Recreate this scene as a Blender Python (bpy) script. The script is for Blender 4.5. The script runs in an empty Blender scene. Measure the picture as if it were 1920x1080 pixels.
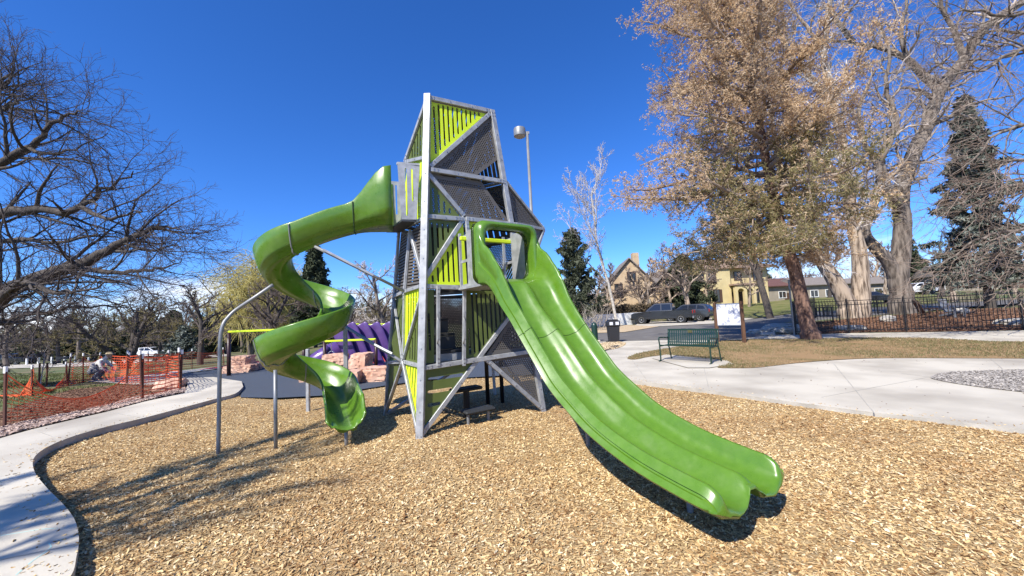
import bpy, bmesh, math, random
import numpy as np
from math import sin, cos, pi, radians, sqrt, atan2, floor, exp
from mathutils import Vector, Matrix
from mathutils.geometry import delaunay_2d_cdt

# ------------------------------------------------------------------ camera, sky, sun
sc = bpy.context.scene
TH, RO, FP_, EYE = radians(4.0), radians(2.8), 721.0, 1.6
fwd = Vector((0, cos(TH), sin(TH)))
_u0 = Vector((0, -sin(TH), cos(TH)))
cr = Vector((1, 0, 0)) * cos(RO) - _u0 * sin(RO)
cu = Vector((1, 0, 0)) * sin(RO) + _u0 * cos(RO)
CAM = Vector((0, 0, EYE))
cd = bpy.data.cameras.new('camera')
cam = bpy.data.objects.new('camera', cd)
sc.collection.objects.link(cam)
m3 = Matrix((cr, cu, -fwd)).transposed()
cam.matrix_world = Matrix.Translation(CAM) @ m3.to_4x4()
cd.sensor_width = 36
cd.lens = FP_ / 1920 * 36
cd.clip_start = 0.05
cd.clip_end = 3000
sc.camera = cam
sc.render.resolution_x, sc.render.resolution_y = 1024, 576

SUN_EL = radians(45)
SUNH = Vector((-0.56, -0.83, 0)).normalized()
SUNV = SUNH * cos(SUN_EL) + Vector((0, 0, sin(SUN_EL)))
sl = bpy.data.lights.new('sun', 'SUN')
sl.energy = 5.0
sl.angle = radians(0.53)
sl.color = (1.0, 0.955, 0.88)
so = bpy.data.objects.new('sun', sl)
so.rotation_euler = SUNV.to_track_quat('Z', 'Y').to_euler()
so.location = (0, 0, 40)
sc.collection.objects.link(so)

w = bpy.data.worlds.new('World')
sc.world = w
w.use_nodes = True
nt = w.node_tree
nt.nodes.clear()
N = nt.nodes.new
L = nt.links.new
out = N('ShaderNodeOutputWorld')
bg = N('ShaderNodeBackground')
sky = N('ShaderNodeTexSky')
sky.sky_type = 'NISHITA'
sky.sun_disc = False
sky.sun_elevation = SUN_EL
sky.sun_rotation = atan2(SUNH.x, SUNH.y)
sky.altitude = 1600
sky.air_density = 1.0
sky.dust_density = 0.9
sky.ozone_density = 4.5
bg.inputs[1].default_value = 0.112
tc = N('ShaderNodeTexCoord')
mp = N('ShaderNodeMapping')
mp.inputs['Scale'].default_value = (1.0, 1.0, 3.2)
nz = N('ShaderNodeTexNoise')
nz.inputs['Scale'].default_value = 3.4
nz.inputs['Detail'].default_value = 9
nz.inputs['Roughness'].default_value = 0.6
L(tc.outputs['Generated'], mp.inputs[0])
L(mp.outputs[0], nz.inputs['Vector'])
sx = N('ShaderNodeSeparateXYZ')
L(tc.outputs['Generated'], sx.inputs[0])
r1 = N('ShaderNodeMapRange')           # low band of cloud only
r1.inputs[1].default_value = 0.05
r1.inputs[2].default_value = 0.24
r1.inputs[3].default_value = 0.16
r1.inputs[4].default_value = -0.22
L(sx.outputs[2], r1.inputs[0])
ad = N('ShaderNodeMath'); ad.operation = 'ADD'
L(nz.outputs[0], ad.inputs[0]); L(r1.outputs[0], ad.inputs[1])
r2 = N('ShaderNodeMapRange')
r2.inputs[1].default_value = 0.585
r2.inputs[2].default_value = 0.78
L(ad.outputs[0], r2.inputs[0])
mxs = N('ShaderNodeMix'); mxs.data_type = 'RGBA'
L(r2.outputs[0], mxs.inputs[0])
gam = N('ShaderNodeHueSaturation')
gam.inputs['Saturation'].default_value = 1.20
gam.inputs['Value'].default_value = 1.0
L(sky.outputs[0], gam.inputs['Color'])
tn = N('ShaderNodeMix'); tn.data_type = 'RGBA'; tn.blend_type = 'MULTIPLY'; tn.inputs[0].default_value = 1
tn.inputs[7].default_value = (0.74, 0.97, 1.38, 1)
L(gam.outputs[0], tn.inputs[6])
L(tn.outputs[2], mxs.inputs[6])
mxs.inputs[7].default_value = (8.0, 8.2, 8.6, 1)
L(mxs.outputs[2], bg.inputs[0])
L(bg.outputs[0], out.inputs[0])
vs = sc.view_settings
vs.view_transform = 'Standard'
vs.look = 'None'
vs.exposure = 0.58
vs.gamma = 1
vs.use_curve_mapping = False

# ------------------------------------------------------------------ where things stand
def ray(x, y):
    return fwd + cr * ((x - 960) / FP_) + cu * ((540 - y) / FP_)
def dp(x, y, Y):
    """world point seen at photo pixel x, y at depth Y"""
    d = ray(x, y)
    return CAM + d * (Y / d.y)
def sstep(a, b, x):
    t = min(1, max(0, (x - a) / (b - a)))
    return t * t * (3 - 2 * t)
def hgt(x, y):
    """terrain height outside the play area"""
    if y <= 1: return 0.08
    q = x / y
    lf = 1 - sstep(-0.75, -0.25, q)
    rf = sstep(0.15, 0.5, q)
    a = 0.08 - lf * 0.047 * max(0, min(y, 70) - 9) - 0.012 * lf * max(0, y - 70)
    a += rf * (1.5 * sstep(38, 64, y) + 0.35 * sstep(16, 26, y) * sstep(.62, .75, q))
    a -= (1 - lf) * (1 - rf) * 0.0
    return a
def gz(x, y, z=0.0):
    d = ray(x, y)
    return CAM + d * ((z - EYE) / d.z)
def gh(x, y):
    """photo pixel -> point on the terrain"""
    z = 0.08
    for _ in range(30):
        d = ray(x, y)
        if d.z >= -1e-4: break
        p = CAM + d * ((z - EYE) / d.z)
        z = 0.6 * z + 0.4 * hgt(p.x, p.y)
    return Vector((p.x, p.y, hgt(p.x, p.y)))
def stand(px, Y, py=600):
    """point on the terrain under photo column px at depth Y"""
    for _ in range(4):
        p = dp(px, py, Y)
        z = hgt(p.x, p.y)
        hz = 0
        # image row of that ground point
        v = Vector((p.x, p.y, z)) - CAM
        py = 540 - FP_ * v.dot(cu) / v.dot(fwd)
    return Vector((p.x, p.y, z))

# ------------------------------------------------------------------ materials
MATS = {}
def mat(name, col, rough=0.6, metal=0.0, col2=None, nscale=5.0, bump=0.0, bscale=40.0, coat=0.0, detail=6, c_lo=0.35, c_hi=0.65,
        coords='Object', stretch=(1, 1, 1), col3=None, n3=0.7, translucent=0, spec=0.5, island=False):
    if name in MATS: return MATS[name]
    m = bpy.data.materials.new(name)
    m.use_nodes = True
    nt = m.node_tree
    b = nt.nodes['Principled BSDF']
    b.inputs['Roughness'].default_value = rough
    b.inputs['Metallic'].default_value = metal
    b.inputs['Specular IOR Level'].default_value = spec
    if coat:
        b.inputs['Coat Weight'].default_value = coat
        b.inputs['Coat Roughness'].default_value = 0.12
    b.inputs['Base Color'].default_value = (*col, 1)
    tc = nt.nodes.new('ShaderNodeTexCoord')
    mp = nt.nodes.new('ShaderNodeMapping')
    mp.inputs['Scale'].default_value = stretch
    nt.links.new(tc.outputs[coords], mp.inputs[0])
    if col2 is not None:
        n = nt.nodes.new('ShaderNodeTexNoise')
        n.inputs['Scale'].default_value = nscale
        n.inputs['Detail'].default_value = detail
        nt.links.new(mp.outputs[0], n.inputs['Vector'])
        rp = nt.nodes.new('ShaderNodeValToRGB')
        rp.color_ramp.elements[0].position = c_lo
        rp.color_ramp.elements[0].color = (*col, 1)
        rp.color_ramp.elements[1].position = c_hi
        rp.color_ramp.elements[1].color = (*col2, 1)
        if col3 is not None:
            e = rp.color_ramp.elements.new(min(.99, n3)); e.color = (*col3, 1)
        src = n.outputs[0]
        if island:
            g = nt.nodes.new('ShaderNodeNewGeometry')
            src = g.outputs['Random Per Island']
        nt.links.new(src, rp.inputs[0])
        nt.links.new(rp.outputs[0], b.inputs['Base Color'])
    if bump:
        n2 = nt.nodes.new('ShaderNodeTexNoise')
        n2.inputs['Scale'].default_value = bscale
        n2.inputs['Detail'].default_value = 5
        nt.links.new(mp.outputs[0], n2.inputs['Vector'])
        bp = nt.nodes.new('ShaderNodeBump')
        bp.inputs['Strength'].default_value = bump
        bp.inputs['Distance'].default_value = 0.02
        nt.links.new(n2.outputs[0], bp.inputs['Height'])
        nt.links.new(bp.outputs[0], b.inputs['Normal'])
    MATS[name] = m
    return m

M = {}
M['green'] = mat('green_plastic', (0.080, 0.178, 0.011), 0.30, col2=(0.094, 0.200, 0.014), nscale=14, bump=0.03, bscale=160, coat=0.25)
def wear(m, lo, hi, sc_=6, st=(1, 1, 1), dust=(.22, .27, .12), amt=.10):
    nt = m.node_tree; b = nt.nodes['Principled BSDF']; NN = nt.nodes.new
    tc = NN('ShaderNodeTexCoord'); mp = NN('ShaderNodeMapping'); mp.inputs['Scale'].default_value = st; mp.inputs['Rotation'].default_value = (.5, .3, 1.0)
    nt.links.new(tc.outputs['Object'], mp.inputs[0])
    n = NN('ShaderNodeTexNoise'); n.inputs['Scale'].default_value = sc_; n.inputs['Detail'].default_value = 10; n.inputs['Roughness'].default_value = .65
    nt.links.new(mp.outputs[0], n.inputs['Vector'])
    r = NN('ShaderNodeMapRange'); r.inputs[1].default_value = .35; r.inputs[2].default_value = .7; r.inputs[3].default_value = lo; r.inputs[4].default_value = hi
    nt.links.new(n.outputs[0], r.inputs[0]); nt.links.new(r.outputs[0], b.inputs['Roughness'])
    r2_ = NN('ShaderNodeMapRange'); r2_.inputs[1].default_value = .5; r2_.inputs[2].default_value = .8; r2_.inputs[4].default_value = amt
    nt.links.new(n.outputs[0], r2_.inputs[0])
    x = NN('ShaderNodeMix'); x.data_type = 'RGBA'; x.inputs[7].default_value = (*dust, 1)
    src = b.inputs['Base Color'].links[0].from_socket
    nt.links.new(src, x.inputs[6]); nt.links.new(r2_.outputs[0], x.inputs[0]); nt.links.new(x.outputs[2], b.inputs['Base Color'])
wear(M['green'], .22, .48)
def translucent(m, k):
    nt = m.node_tree; b = nt.nodes['Principled BSDF']; o = nt.nodes['Material Output']
    t = nt.nodes.new('ShaderNodeBsdfTranslucent'); x = nt.nodes.new('ShaderNodeMixShader'); x.inputs[0].default_value = k
    nt.links.new(b.inputs['Base Color'].links[0].from_socket, t.inputs[0])
    nt.links.new(b.outputs[0], x.inputs[1]); nt.links.new(t.outputs[0], x.inputs[2]); nt.links.new(x.outputs[0], o.inputs[0])
M['seam'] = mat('seam_dark', (0.02, 0.05, 0.01), 0.6)
M['steel'] = mat('galvanised_steel', (0.30, 0.305, 0.305), 0.50, 0.35, col2=(0.44, 0.445, 0.445), nscale=9, bump=0.05, bscale=60)
M['pole'] = mat('grey_powder_coat', (0.22, 0.225, 0.22), 0.45, 0.3, col2=(0.27, 0.27, 0.265), nscale=6)
M['lime'] = mat('lime_plastic', (0.56, 0.72, 0.015), 0.45, col2=(0.60, 0.75, 0.02), nscale=3)
M['olive'] = mat('olive_plastic', (0.088, 0.118, 0.025), 0.5, col2=(0.105, 0.138, 0.032), nscale=3)
M['perf'] = mat('grey_perforated_plastic', (0.098, 0.088, 0.078), 0.6, col2=(0.112, 0.102, 0.092), nscale=3)
M['slate'] = mat('slate_panel', (0.045, 0.05, 0.055), 0.55)
M['black'] = mat('black_steel', (0.012, 0.012, 0.013), 0.5, 0.2)
M['dark'] = mat('dark_rubber', (0.02, 0.022, 0.024), 0.7, bump=.2, bscale=80)
M['bolt'] = mat('bolt_steel', (0.42, 0.43, 0.44), 0.35, 0.7)
M['concrete'] = mat('concrete', (0.35, 0.31, 0.245), 0.85, col2=(0.56, 0.51, 0.41), nscale=0.8, bump=0.15, bscale=70, detail=14, c_lo=.3, c_hi=.62)
M['kerb'] = mat('kerb_concrete', (0.34, 0.315, 0.265), 0.9, col2=(0.46, 0.43, 0.37), nscale=3, bump=0.2, bscale=40)
M['asphalt'] = mat('asphalt', (0.115, 0.105, 0.092), 0.95, col2=(0.155, 0.142, 0.125), nscale=1.2, bump=0.2, bscale=80)
M['rubber'] = mat('blue_grey_rubber', (0.035, 0.045, 0.062), 0.9, col2=(0.07, 0.085, 0.11), nscale=45, bump=0.2, bscale=120)
M['redrub'] = mat('red_rubber', (0.45, 0.035, 0.03), 0.85, col2=(0.52, 0.05, 0.045), nscale=40)
M['terrain'] = mat('dormant_grass', (0.155, 0.125, 0.055), 0.95, col2=(0.085, 0.115, 0.028), nscale=0.35, bump=0.6, bscale=14, detail=12, c_lo=.42, c_hi=.62, col3=(0.22, .175, .09), n3=.34)
M['island'] = mat('worn_turf', (0.30, 0.195, 0.10), 0.95, col2=(0.17, 0.135, 0.055), nscale=1.3, bump=0.7, bscale=18, detail=12, c_lo=.47, c_hi=.72, spec=.1)
M['lawn'] = mat('green_lawn', (0.11, 0.13, 0.035), 0.95, col2=(0.20, 0.18, 0.075), nscale=0.6, bump=0.6, bscale=20, detail=10, spec=.1)
M['yard'] = mat('yard_bark_mulch', (0.13, 0.062, 0.032), 0.95, col2=(0.22, 0.115, 0.06), nscale=2.5, bump=0.8, bscale=25, detail=12, spec=.1)
M['gravel'] = mat('pea_gravel', (0.22, 0.19, 0.16), 0.95, col2=(0.40, 0.35, 0.30), nscale=34, bump=0.7, bscale=45, detail=6)
M['soil'] = mat('brown_bare_soil', (0.095, 0.055, 0.03), 0.95, col2=(0.17, 0.10, 0.06), nscale=1.6, bump=0.8, bscale=20, detail=12, spec=.1)
M['rockmulch'] = mat('pink_rock_mulch', (0.12, 0.085, 0.06), 0.9, col2=(0.42, 0.30, 0.23), nscale=9, bump=0.9, bscale=12, detail=6)
M['mulchbase'] = mat('wood_mulch_base', (0.22, 0.14, 0.065), 0.95, col2=(0.52, 0.38, 0.20), nscale=38, bump=0.9, bscale=60, detail=8, stretch=(1, 1.4, 1), spec=.1)
M['bark'] = mat('grey_brown_bark', (0.055, 0.042, 0.033), 0.95, col2=(0.22, 0.18, 0.145), nscale=2.2, bump=0.9, bscale=3, stretch=(3.4, 3.4, .5), detail=9, c_lo=.36, c_hi=.62)
M['barkdark'] = mat('dark_bark', (0.050, 0.040, 0.034), 0.95, col2=(0.10, 0.083, 0.070), nscale=7, bump=0.9, bscale=12, stretch=(3, 3, .6))
M['barklight'] = mat('pale_cottonwood_bark', (0.10, 0.07, 0.048), 0.95, col2=(0.42, 0.33, 0.245), nscale=2.0, bump=1.0, bscale=2.6, stretch=(3.4, 3.4, .4), detail=9, c_lo=.38, c_hi=.56)
M['barkred'] = mat('reddish_pine_bark', (0.060, 0.030, 0.022), 0.95, col2=(0.25, 0.15, 0.105), nscale=3, bump=1.0, bscale=10, stretch=(2.6, 2.6, .8), detail=8)
M['birchbark'] = mat('pale_birch_bark', (0.36, 0.33, 0.29), 0.8, col2=(0.55, 0.52, 0.47), nscale=6, bump=.3, bscale=20)
M['twig'] = mat('brown_twigs', (0.11, 0.083, 0.068), 0.9, col2=(0.20, 0.155, 0.13), island=True, c_lo=.1, c_hi=.9)
M['twigdark'] = mat('dark_twigs', (0.050, 0.040, 0.037), 0.9, col2=(0.115, 0.092, 0.083), island=True, c_lo=.1, c_hi=.9)
M['twiglight'] = mat('pale_twigs', (0.36, 0.31, 0.27), 0.9, col2=(0.62, 0.56, 0.50), island=True, c_lo=.1, c_hi=.9)
M['twigred'] = mat('budding_red_twigs', (0.16, 0.112, 0.085), 0.9, col2=(0.31, 0.235, 0.185), island=True, c_lo=.1, c_hi=.9)
M['willow'] = mat('yellow_willow_strands', (0.34, 0.28, 0.075), 0.9, col2=(0.55, 0.47, 0.16), island=True, c_lo=.1, c_hi=.9)
M['olivetwig'] = mat('budding_olive_twigs', (0.13, 0.105, 0.045), 0.9, col2=(0.22, 0.18, 0.075), island=True, c_lo=.1, c_hi=.9)
M['needle'] = mat('spruce_needles', (0.024, 0.034, 0.018), 0.8, col2=(0.085, 0.098, 0.052), island=True, c_lo=.05, c_hi=.95, spec=.2)
M['needleblue'] = mat('blue_spruce_needles', (0.055, 0.068, 0.052), 0.8, col2=(0.20, 0.22, 0.185), island=True, c_lo=.05, c_hi=.95, spec=.2)
M['needlepine'] = mat('grey_green_pine_needles', (0.045, 0.060, 0.032), 0.8, col2=(0.18, 0.195, 0.13), island=True, c_lo=.05, c_hi=.95, spec=.2)
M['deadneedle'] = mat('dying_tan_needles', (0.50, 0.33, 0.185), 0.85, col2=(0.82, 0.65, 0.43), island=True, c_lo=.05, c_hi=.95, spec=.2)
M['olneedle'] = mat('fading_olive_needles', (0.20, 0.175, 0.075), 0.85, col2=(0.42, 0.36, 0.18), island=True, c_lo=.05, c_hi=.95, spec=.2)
M['purple'] = mat('purple_plastic', (0.085, 0.040, 0.17), 0.35, col2=(0.11, 0.055, 0.21), nscale=4, coat=.3)
M['sandstone'] = mat('pink_sandstone', (0.46, 0.25, 0.165), 0.9, col2=(0.64, 0.42, 0.30), nscale=3.0, bump=0.8, bscale=9, detail=10)
M['brownpost'] = mat('maroon_steel_post', (0.035, 0.012, 0.010), 0.4)
M['orange'] = mat('orange_plastic_netting', (0.80, 0.11, 0.025), 0.55)
M['stake'] = mat('rusty_stake_steel', (0.09, 0.035, 0.022), 0.8)
M['white'] = mat('white_paint', (0.75, 0.75, 0.73), 0.6)
M['woodpost'] = mat('stained_wood_post', (0.085, 0.040, 0.020), 0.8, col2=(0.14, 0.07, 0.035), nscale=4, stretch=(4, 4, .5), bump=.4)
M['board'] = mat('grey_white_board', (0.56, 0.57, 0.60), 0.6, col2=(0.64, 0.65, 0.68), nscale=1)
M['bench'] = mat('dark_green_powder_coat', (0.007, 0.033, 0.021), 0.4, coat=.2)
M['can'] = mat('black_trash_plastic', (0.018, 0.018, 0.02), 0.5, bump=.1)
M['tan'] = mat('tan_stucco', (0.50, 0.38, 0.24), 0.9, col2=(0.42, 0.30, 0.18), nscale=2)
M['yellow'] = mat('yellow_stucco', (0.60, 0.49, 0.25), 0.9, col2=(0.50, 0.40, 0.20), nscale=.6)
M['offwhite'] = mat('cream_siding', (0.34, 0.29, 0.22), 0.9, col2=(.27, .23, .17), nscale=1)
M['shingle'] = mat('grey_shingle', (0.16, 0.135, 0.115), 0.95, col2=(0.24, 0.205, 0.175), nscale=6, stretch=(1, 1, 3))
M['tile'] = mat('brown_roof_tile', (0.24, 0.15, 0.10), 0.9, col2=(0.34, 0.235, 0.165), nscale=5)
M['redroof'] = mat('dark_red_roof', (0.10, 0.045, 0.035), 0.9, col2=(0.15, 0.07, 0.055), nscale=5)
M['glass'] = mat('window_glass', (0.02, 0.025, 0.03), 0.08, spec=.8)
M['carglass'] = mat('tinted_car_glass', (0.012, 0.014, 0.017), 0.06, spec=.8)
M['cargrey'] = mat('charcoal_car_paint', (0.022, 0.024, 0.028), 0.28, .3, coat=.8)
M['carsilver'] = mat('dark_silver_car_paint', (0.05, 0.055, 0.062), 0.28, .4, coat=.8)
M['carwhite'] = mat('white_car_paint', (0.72, 0.73, 0.74), 0.3, coat=.8)
M['tyre'] = mat('tyre_rubber', (0.012, 0.012, 0.012), 0.85)
M['rim'] = mat('alloy_rim', (0.40, 0.41, 0.42), 0.35, .7)
M['redlight'] = mat('red_tail_lens', (0.35, 0.01, 0.01), 0.2)
M['chrome'] = mat('chrome', (0.6, 0.6, 0.6), 0.15, .9)
M['trim'] = mat('brown_window_trim', (0.08, 0.045, 0.028), 0.7)
M['hedge'] = mat('clipped_dormant_hedge', (0.055, 0.042, 0.022), 0.95, col2=(0.14, 0.10, 0.055), island=True, c_lo=.05, c_hi=.95)
M['weed'] = mat('pale_dry_stems', (0.34, 0.29, 0.22), 0.9, col2=(0.50, 0.44, 0.36), island=True)
M['rock'] = mat('pale_limestone', (0.34, 0.31, 0.255), 0.9, col2=(0.50, 0.46, 0.39), nscale=3, bump=.7, bscale=8)
M['skin'] = mat('skin', (0.45, 0.27, 0.19), 0.6)
M['cloth_dark'] = mat('navy_cloth', (0.02, 0.022, 0.035), 0.9)
M['cloth_white'] = mat('white_cloth', (0.62, 0.61, 0.58), 0.9, col2=(0.10, 0.09, 0.09), nscale=9, c_lo=.60, c_hi=.64)
M['cloth_grey'] = mat('grey_trousers', (0.18, 0.18, 0.20), 0.9)
M['hay'] = mat('dry_straw_mulch', (0.40, 0.29, 0.16), 0.95, col2=(0.56, 0.44, 0.28), nscale=12, bump=.8, bscale=20)

for _k in ('deadneedle', 'olneedle', 'needlepine'): translucent(M[_k], .4)
# ------------------------------------------------------------------ mesh helpers
COL = sc.collection
def tag(o, label=None, cat=None, group=None, kind=None):
    if label: o['label'] = label
    if cat: o['category'] = cat
    if group: o['group'] = group
    if kind: o['kind'] = kind
    return o
def empty(name, loc, rz=0.0, **k):
    o = bpy.data.objects.new(name, None)
    o.empty_display_size = 0.2
    o.location = loc
    o.rotation_euler = (0, 0, rz)
    COL.objects.link(o)
    return tag(o, **k)
def raw(name, v, f, m, parent=None, smooth=False):
    """verts in the parent's local space when parent has a transform set by local=True, else world"""
    me = bpy.data.meshes.new(name)
    if isinstance(v, np.ndarray) and isinstance(f, np.ndarray):
        nf, k = f.shape
        me.vertices.add(len(v)); me.vertices.foreach_set('co', v.astype(np.float32).ravel())
        me.loops.add(nf * k); me.loops.foreach_set('vertex_index', f.astype(np.int32).ravel())
        me.polygons.add(nf)
        me.polygons.foreach_set('loop_start', np.arange(0, nf * k, k, dtype=np.int32))
        me.polygons.foreach_set('loop_total', np.full(nf, k, dtype=np.int32))
        me.update(calc_edges=True)
    else:
        me.from_pydata([tuple(p) for p in v], [], f)
    if m is not None: me.materials.append(m)
    if smooth: me.polygons.foreach_set('use_smooth', [True] * len(me.polygons))
    me.update()
    o = bpy.data.objects.new(name, me)
    COL.objects.link(o)
    if parent is not None:
        o.parent = parent
    return o
class MB:
    def __init__(s): s.v = []; s.f = []
    def add(s, v, f):
        n = len(s.v)
        s.v += [Vector(p) for p in v]
        s.f += [[i + n for i in q] for q in f]
        return s
    def box(s, c, size, R=None, bev=0.0):
        hx, hy, hz = size[0] / 2, size[1] / 2, size[2] / 2
        b = min(bev, hx * .9, hy * .9, hz * .9)
        c = Vector(c)
        if b <= 0:
            v = [Vector((x, y, z)) for x in (-hx, hx) for y in (-hy, hy) for z in (-hz, hz)]
            f = [[0, 1, 3, 2], [4, 6, 7, 5], [0, 4, 5, 1], [2, 3, 7, 6], [0, 2, 6, 4], [1, 5, 7, 3]]
        else:
            bm = bmesh.new()
            bmesh.ops.create_cube(bm, size=1)
            for q in bm.verts: q.co = Vector((q.co.x * 2 * hx, q.co.y * 2 * hy, q.co.z * 2 * hz))
            bmesh.ops.bevel(bm, geom=bm.edges[:], offset=b, segments=1, affect='EDGES')
            bm.verts.index_update()
            v = [q.co.copy() for q in bm.verts]
            f = [[q.index for q in p.verts] for p in bm.faces]
            bm.free()
        if R is not None: v = [R @ p for p in v]
        return s.add([p + c for p in v], f)
    def beam(s, p, q, w_, d_, n, bev=0.0, ext=0.0):
        """box from p to q, width w_ in the plane square to n, depth d_ along n"""
        p = Vector(p); q = Vector(q)
        t = (q - p); ln = t.length + 2 * ext; t.normalize()
        n = (Vector(n) - t * Vector(n).dot(t)).normalized()
        sd = t.cross(n)
        R = Matrix((t, sd, n)).transposed()
        return s.box((p + q) / 2, (ln, w_, d_), R, bev)
    def tube(s, pts, r, n=10, cap=True):
        pts = [Vector(p) for p in pts]
        K = len(pts)
        rr = r if isinstance(r, (list, tuple)) else [r] * K
        T = [(pts[min(i + 1, K - 1)] - pts[max(i - 1, 0)]).normalized() for i in range(K)]
        a = T[0].orthogonal().normalized()
        base = len(s.v); v = []; f = []
        for i in range(K):
            a = (a - T[i] * a.dot(T[i])).normalized()
            b = T[i].cross(a)
            for j in range(n):
                an = 2 * pi * j / n
                v.append(pts[i] + (a * cos(an) + b * sin(an)) * rr[i])
        for i in range(K - 1):
            for j in range(n):
                f.append([i * n + j, i * n + (j + 1) % n, (i + 1) * n + (j + 1) % n, (i + 1) * n + j])
        if cap:
            f.append(list(range(n))[::-1]); f.append([(K - 1) * n + j for j in range(n)])
        return s.add(v, f)
    def lathe(s, c, prof, n=24):
        """prof: list of (r, z)"""
        v = []; f = []; K = len(prof); c = Vector(c)
        for r_, z_ in prof:
            for j in range(n):
                an = 2 * pi * j / n
                v.append(c + Vector((r_ * cos(an), r_ * sin(an), z_)))
        for i in range(K - 1):
            for j in range(n):
                f.append([i * n + j, i * n + (j + 1) % n, (i + 1) * n + (j + 1) % n, (i + 1) * n + j])
        f.append(list(range(n))[::-1]); f.append([(K - 1) * n + j for j in range(n)])
        return s.add(v, f)
    def prism(s, poly, h):
        """poly: 3D loop; h: vector"""
        n = len(poly); h = Vector(h)
        v = [Vector(p) for p in poly] + [Vector(p) + h for p in poly]
        f = [list(range(n))[::-1], list(range(n, 2 * n))] + [[i, (i + 1) % n, n + (i + 1) % n, n + i] for i in range(n)]
        return s.add(v, f)
    def build(s, name, m, parent=None, smooth=False, local=None):
        v = s.v
        if parent is not None:
            mw = world_of(parent).inverted()
            v = [mw @ p for p in v]
        o = raw(name, v, s.f, m, parent, smooth)
        return o
def world_of(o):
    mw = Matrix.Identity(4)
    ch = []
    while o is not None:
        ch.append(o); o = o.parent
    for q in reversed(ch):
        mw = mw @ (Matrix.Translation(q.location) @ q.rotation_euler.to_matrix().to_4x4() @ Matrix.Diagonal((*q.scale, 1)))
    return mw
def rawp(name, v, f, m, parent, smooth=False):
    """numpy verts in world space under a parent"""
    mw = np.array(world_of(parent).inverted())
    v = v @ mw[:3, :3].T + mw[:3, 3]
    return raw(name, v, f, m, parent, smooth)
def copy_tree(o, parent=None):
    c = o.copy()
    COL.objects.link(c)
    c.parent = parent
    for ch in [q for q in bpy.data.objects if q.parent == o]:
        copy_tree(ch, c)
    return c
def shade_auto(o, ang=40):
    me = o.data
    me.polygons.foreach_set('use_smooth', [True] * len(me.polygons))
    try:
        me.set_sharp_from_angle(angle=radians(ang))
    except Exception:
        pass
def inpoly(P, poly):
    """vectorised point in polygon; P (n,2)"""
    x, y = P[:, 0], P[:, 1]
    c = np.zeros(len(P), bool)
    n = len(poly)
    for i in range(n):
        x0, y0 = poly[i]; x1, y1 = poly[(i + 1) % n]
        if y0 == y1: continue
        m_ = ((y0 > y) != (y1 > y)) & (x < (x1 - x0) * (y - y0) / (y1 - y0) + x0)
        c ^= m_
    return c
def smooth_loop(pts, n=6, closed=True):
    """Catmull-Rom through 2D points"""
    out_ = []
    K = len(pts)
    rng = range(K if closed else K - 1)
    for i in rng:
        if closed:
            p0, p1, p2, p3 = pts[i - 1], pts[i], pts[(i + 1) % K], pts[(i + 2) % K]
        else:
            p0, p1, p2, p3 = pts[max(i - 1, 0)], pts[i], pts[i + 1], pts[min(i + 2, K - 1)]
        for j in range(n):
            t = j / n
            out_.append(tuple(0.5 * ((2 * b) + (-a + c) * t + (2 * a - 5 * b + 4 * c - d) * t * t + (-a + 3 * b - 3 * c + d) * t ** 3)
                              for a, b, c, d in zip(p0, p1, p2, p3)))
    if not closed: out_.append(tuple(pts[-1]))
    return out_
def sheet(name, poly, m, off=0.006, step=0.5, zf=None, thick=0.0, mside=None, jitter=0.0, **k):
    """ground sheet over a 2D polygon, following zf(x, y) + off; thick > 0 makes a slab"""
    zf = zf or hgt
    P = [Vector((p[0], p[1])) for p in poly]
    xs = [p.x for p in P]; ys = [p.y for p in P]
    gx = np.arange(min(xs) + step / 2, max(xs), step); gy = np.arange(min(ys) + step / 2, max(ys), step)
    G = np.stack(np.meshgrid(gx, gy), -1).reshape(-1, 2)
    if len(G):
        G = G[inpoly(G, [(p.x, p.y) for p in P])]
    vs = P + [Vector((a, b)) for a, b in G]
    n = len(P)
    V, E_, Fc, *_ = delaunay_2d_cdt(vs, [(i, (i + 1) % n) for i in range(n)], [], 0, 1e-5)
    V = np.array([(a[0], a[1]) for a in V])
    T = np.array(Fc)
    T = T[inpoly(V[T].mean(1), [(p.x, p.y) for p in P])]
    Z = np.array([zf(a, b) for a, b in V]) + off
    v = np.column_stack([V, Z])
    a = v[T[:, 1]] - v[T[:, 0]]; b = v[T[:, 2]] - v[T[:, 0]]
    flip = (a[:, 0] * b[:, 1] - a[:, 1] * b[:, 0]) < 0
    T[flip] = T[flip][:, ::-1]
    if thick:
        ed = {}
        for t in T:
            for i in range(3):
                e = (int(t[i]), int(t[(i + 1) % 3]))
                ed[e] = 1
        bd = [e for e in ed if (e[1], e[0]) not in ed]
        idx = {}
        vv = [tuple(p) for p in v]
        F_ = [list(map(int, t)) for t in T]
        nt_ = len(F_)
        ch = 0.018
        cen = v.mean(0)
        for a_, b_ in bd:
            for q in (a_, b_):
                if q not in idx:
                    idx[q] = len(vv); vv.append((v[q][0], v[q][1], v[q][2] - thick))
            F_.append([a_, idx[a_], idx[b_], b_])
        o = raw(name, vv, F_, m)
        if mside:
            o.data.materials.append(mside)
            mi = [0] * nt_ + [1] * (len(F_) - nt_)
            o.data.polygons.foreach_set('material_index', mi)
    else:
        o = raw(name, v, T, m, smooth=True)
    return tag(o, **k)
_rn = random.Random(5)
_ph = [(_rn.uniform(0, 6.28), _rn.uniform(0, 6.28), _rn.uniform(.6, 3.2), _rn.uniform(0, 6.28)) for _ in range(14)]
def wob2(x, y):
    s = 0
    for a, b, k, g in _ph:
        s += sin(k * (x * cos(g) + y * sin(g)) + a) / k
    return s / 6

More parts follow.
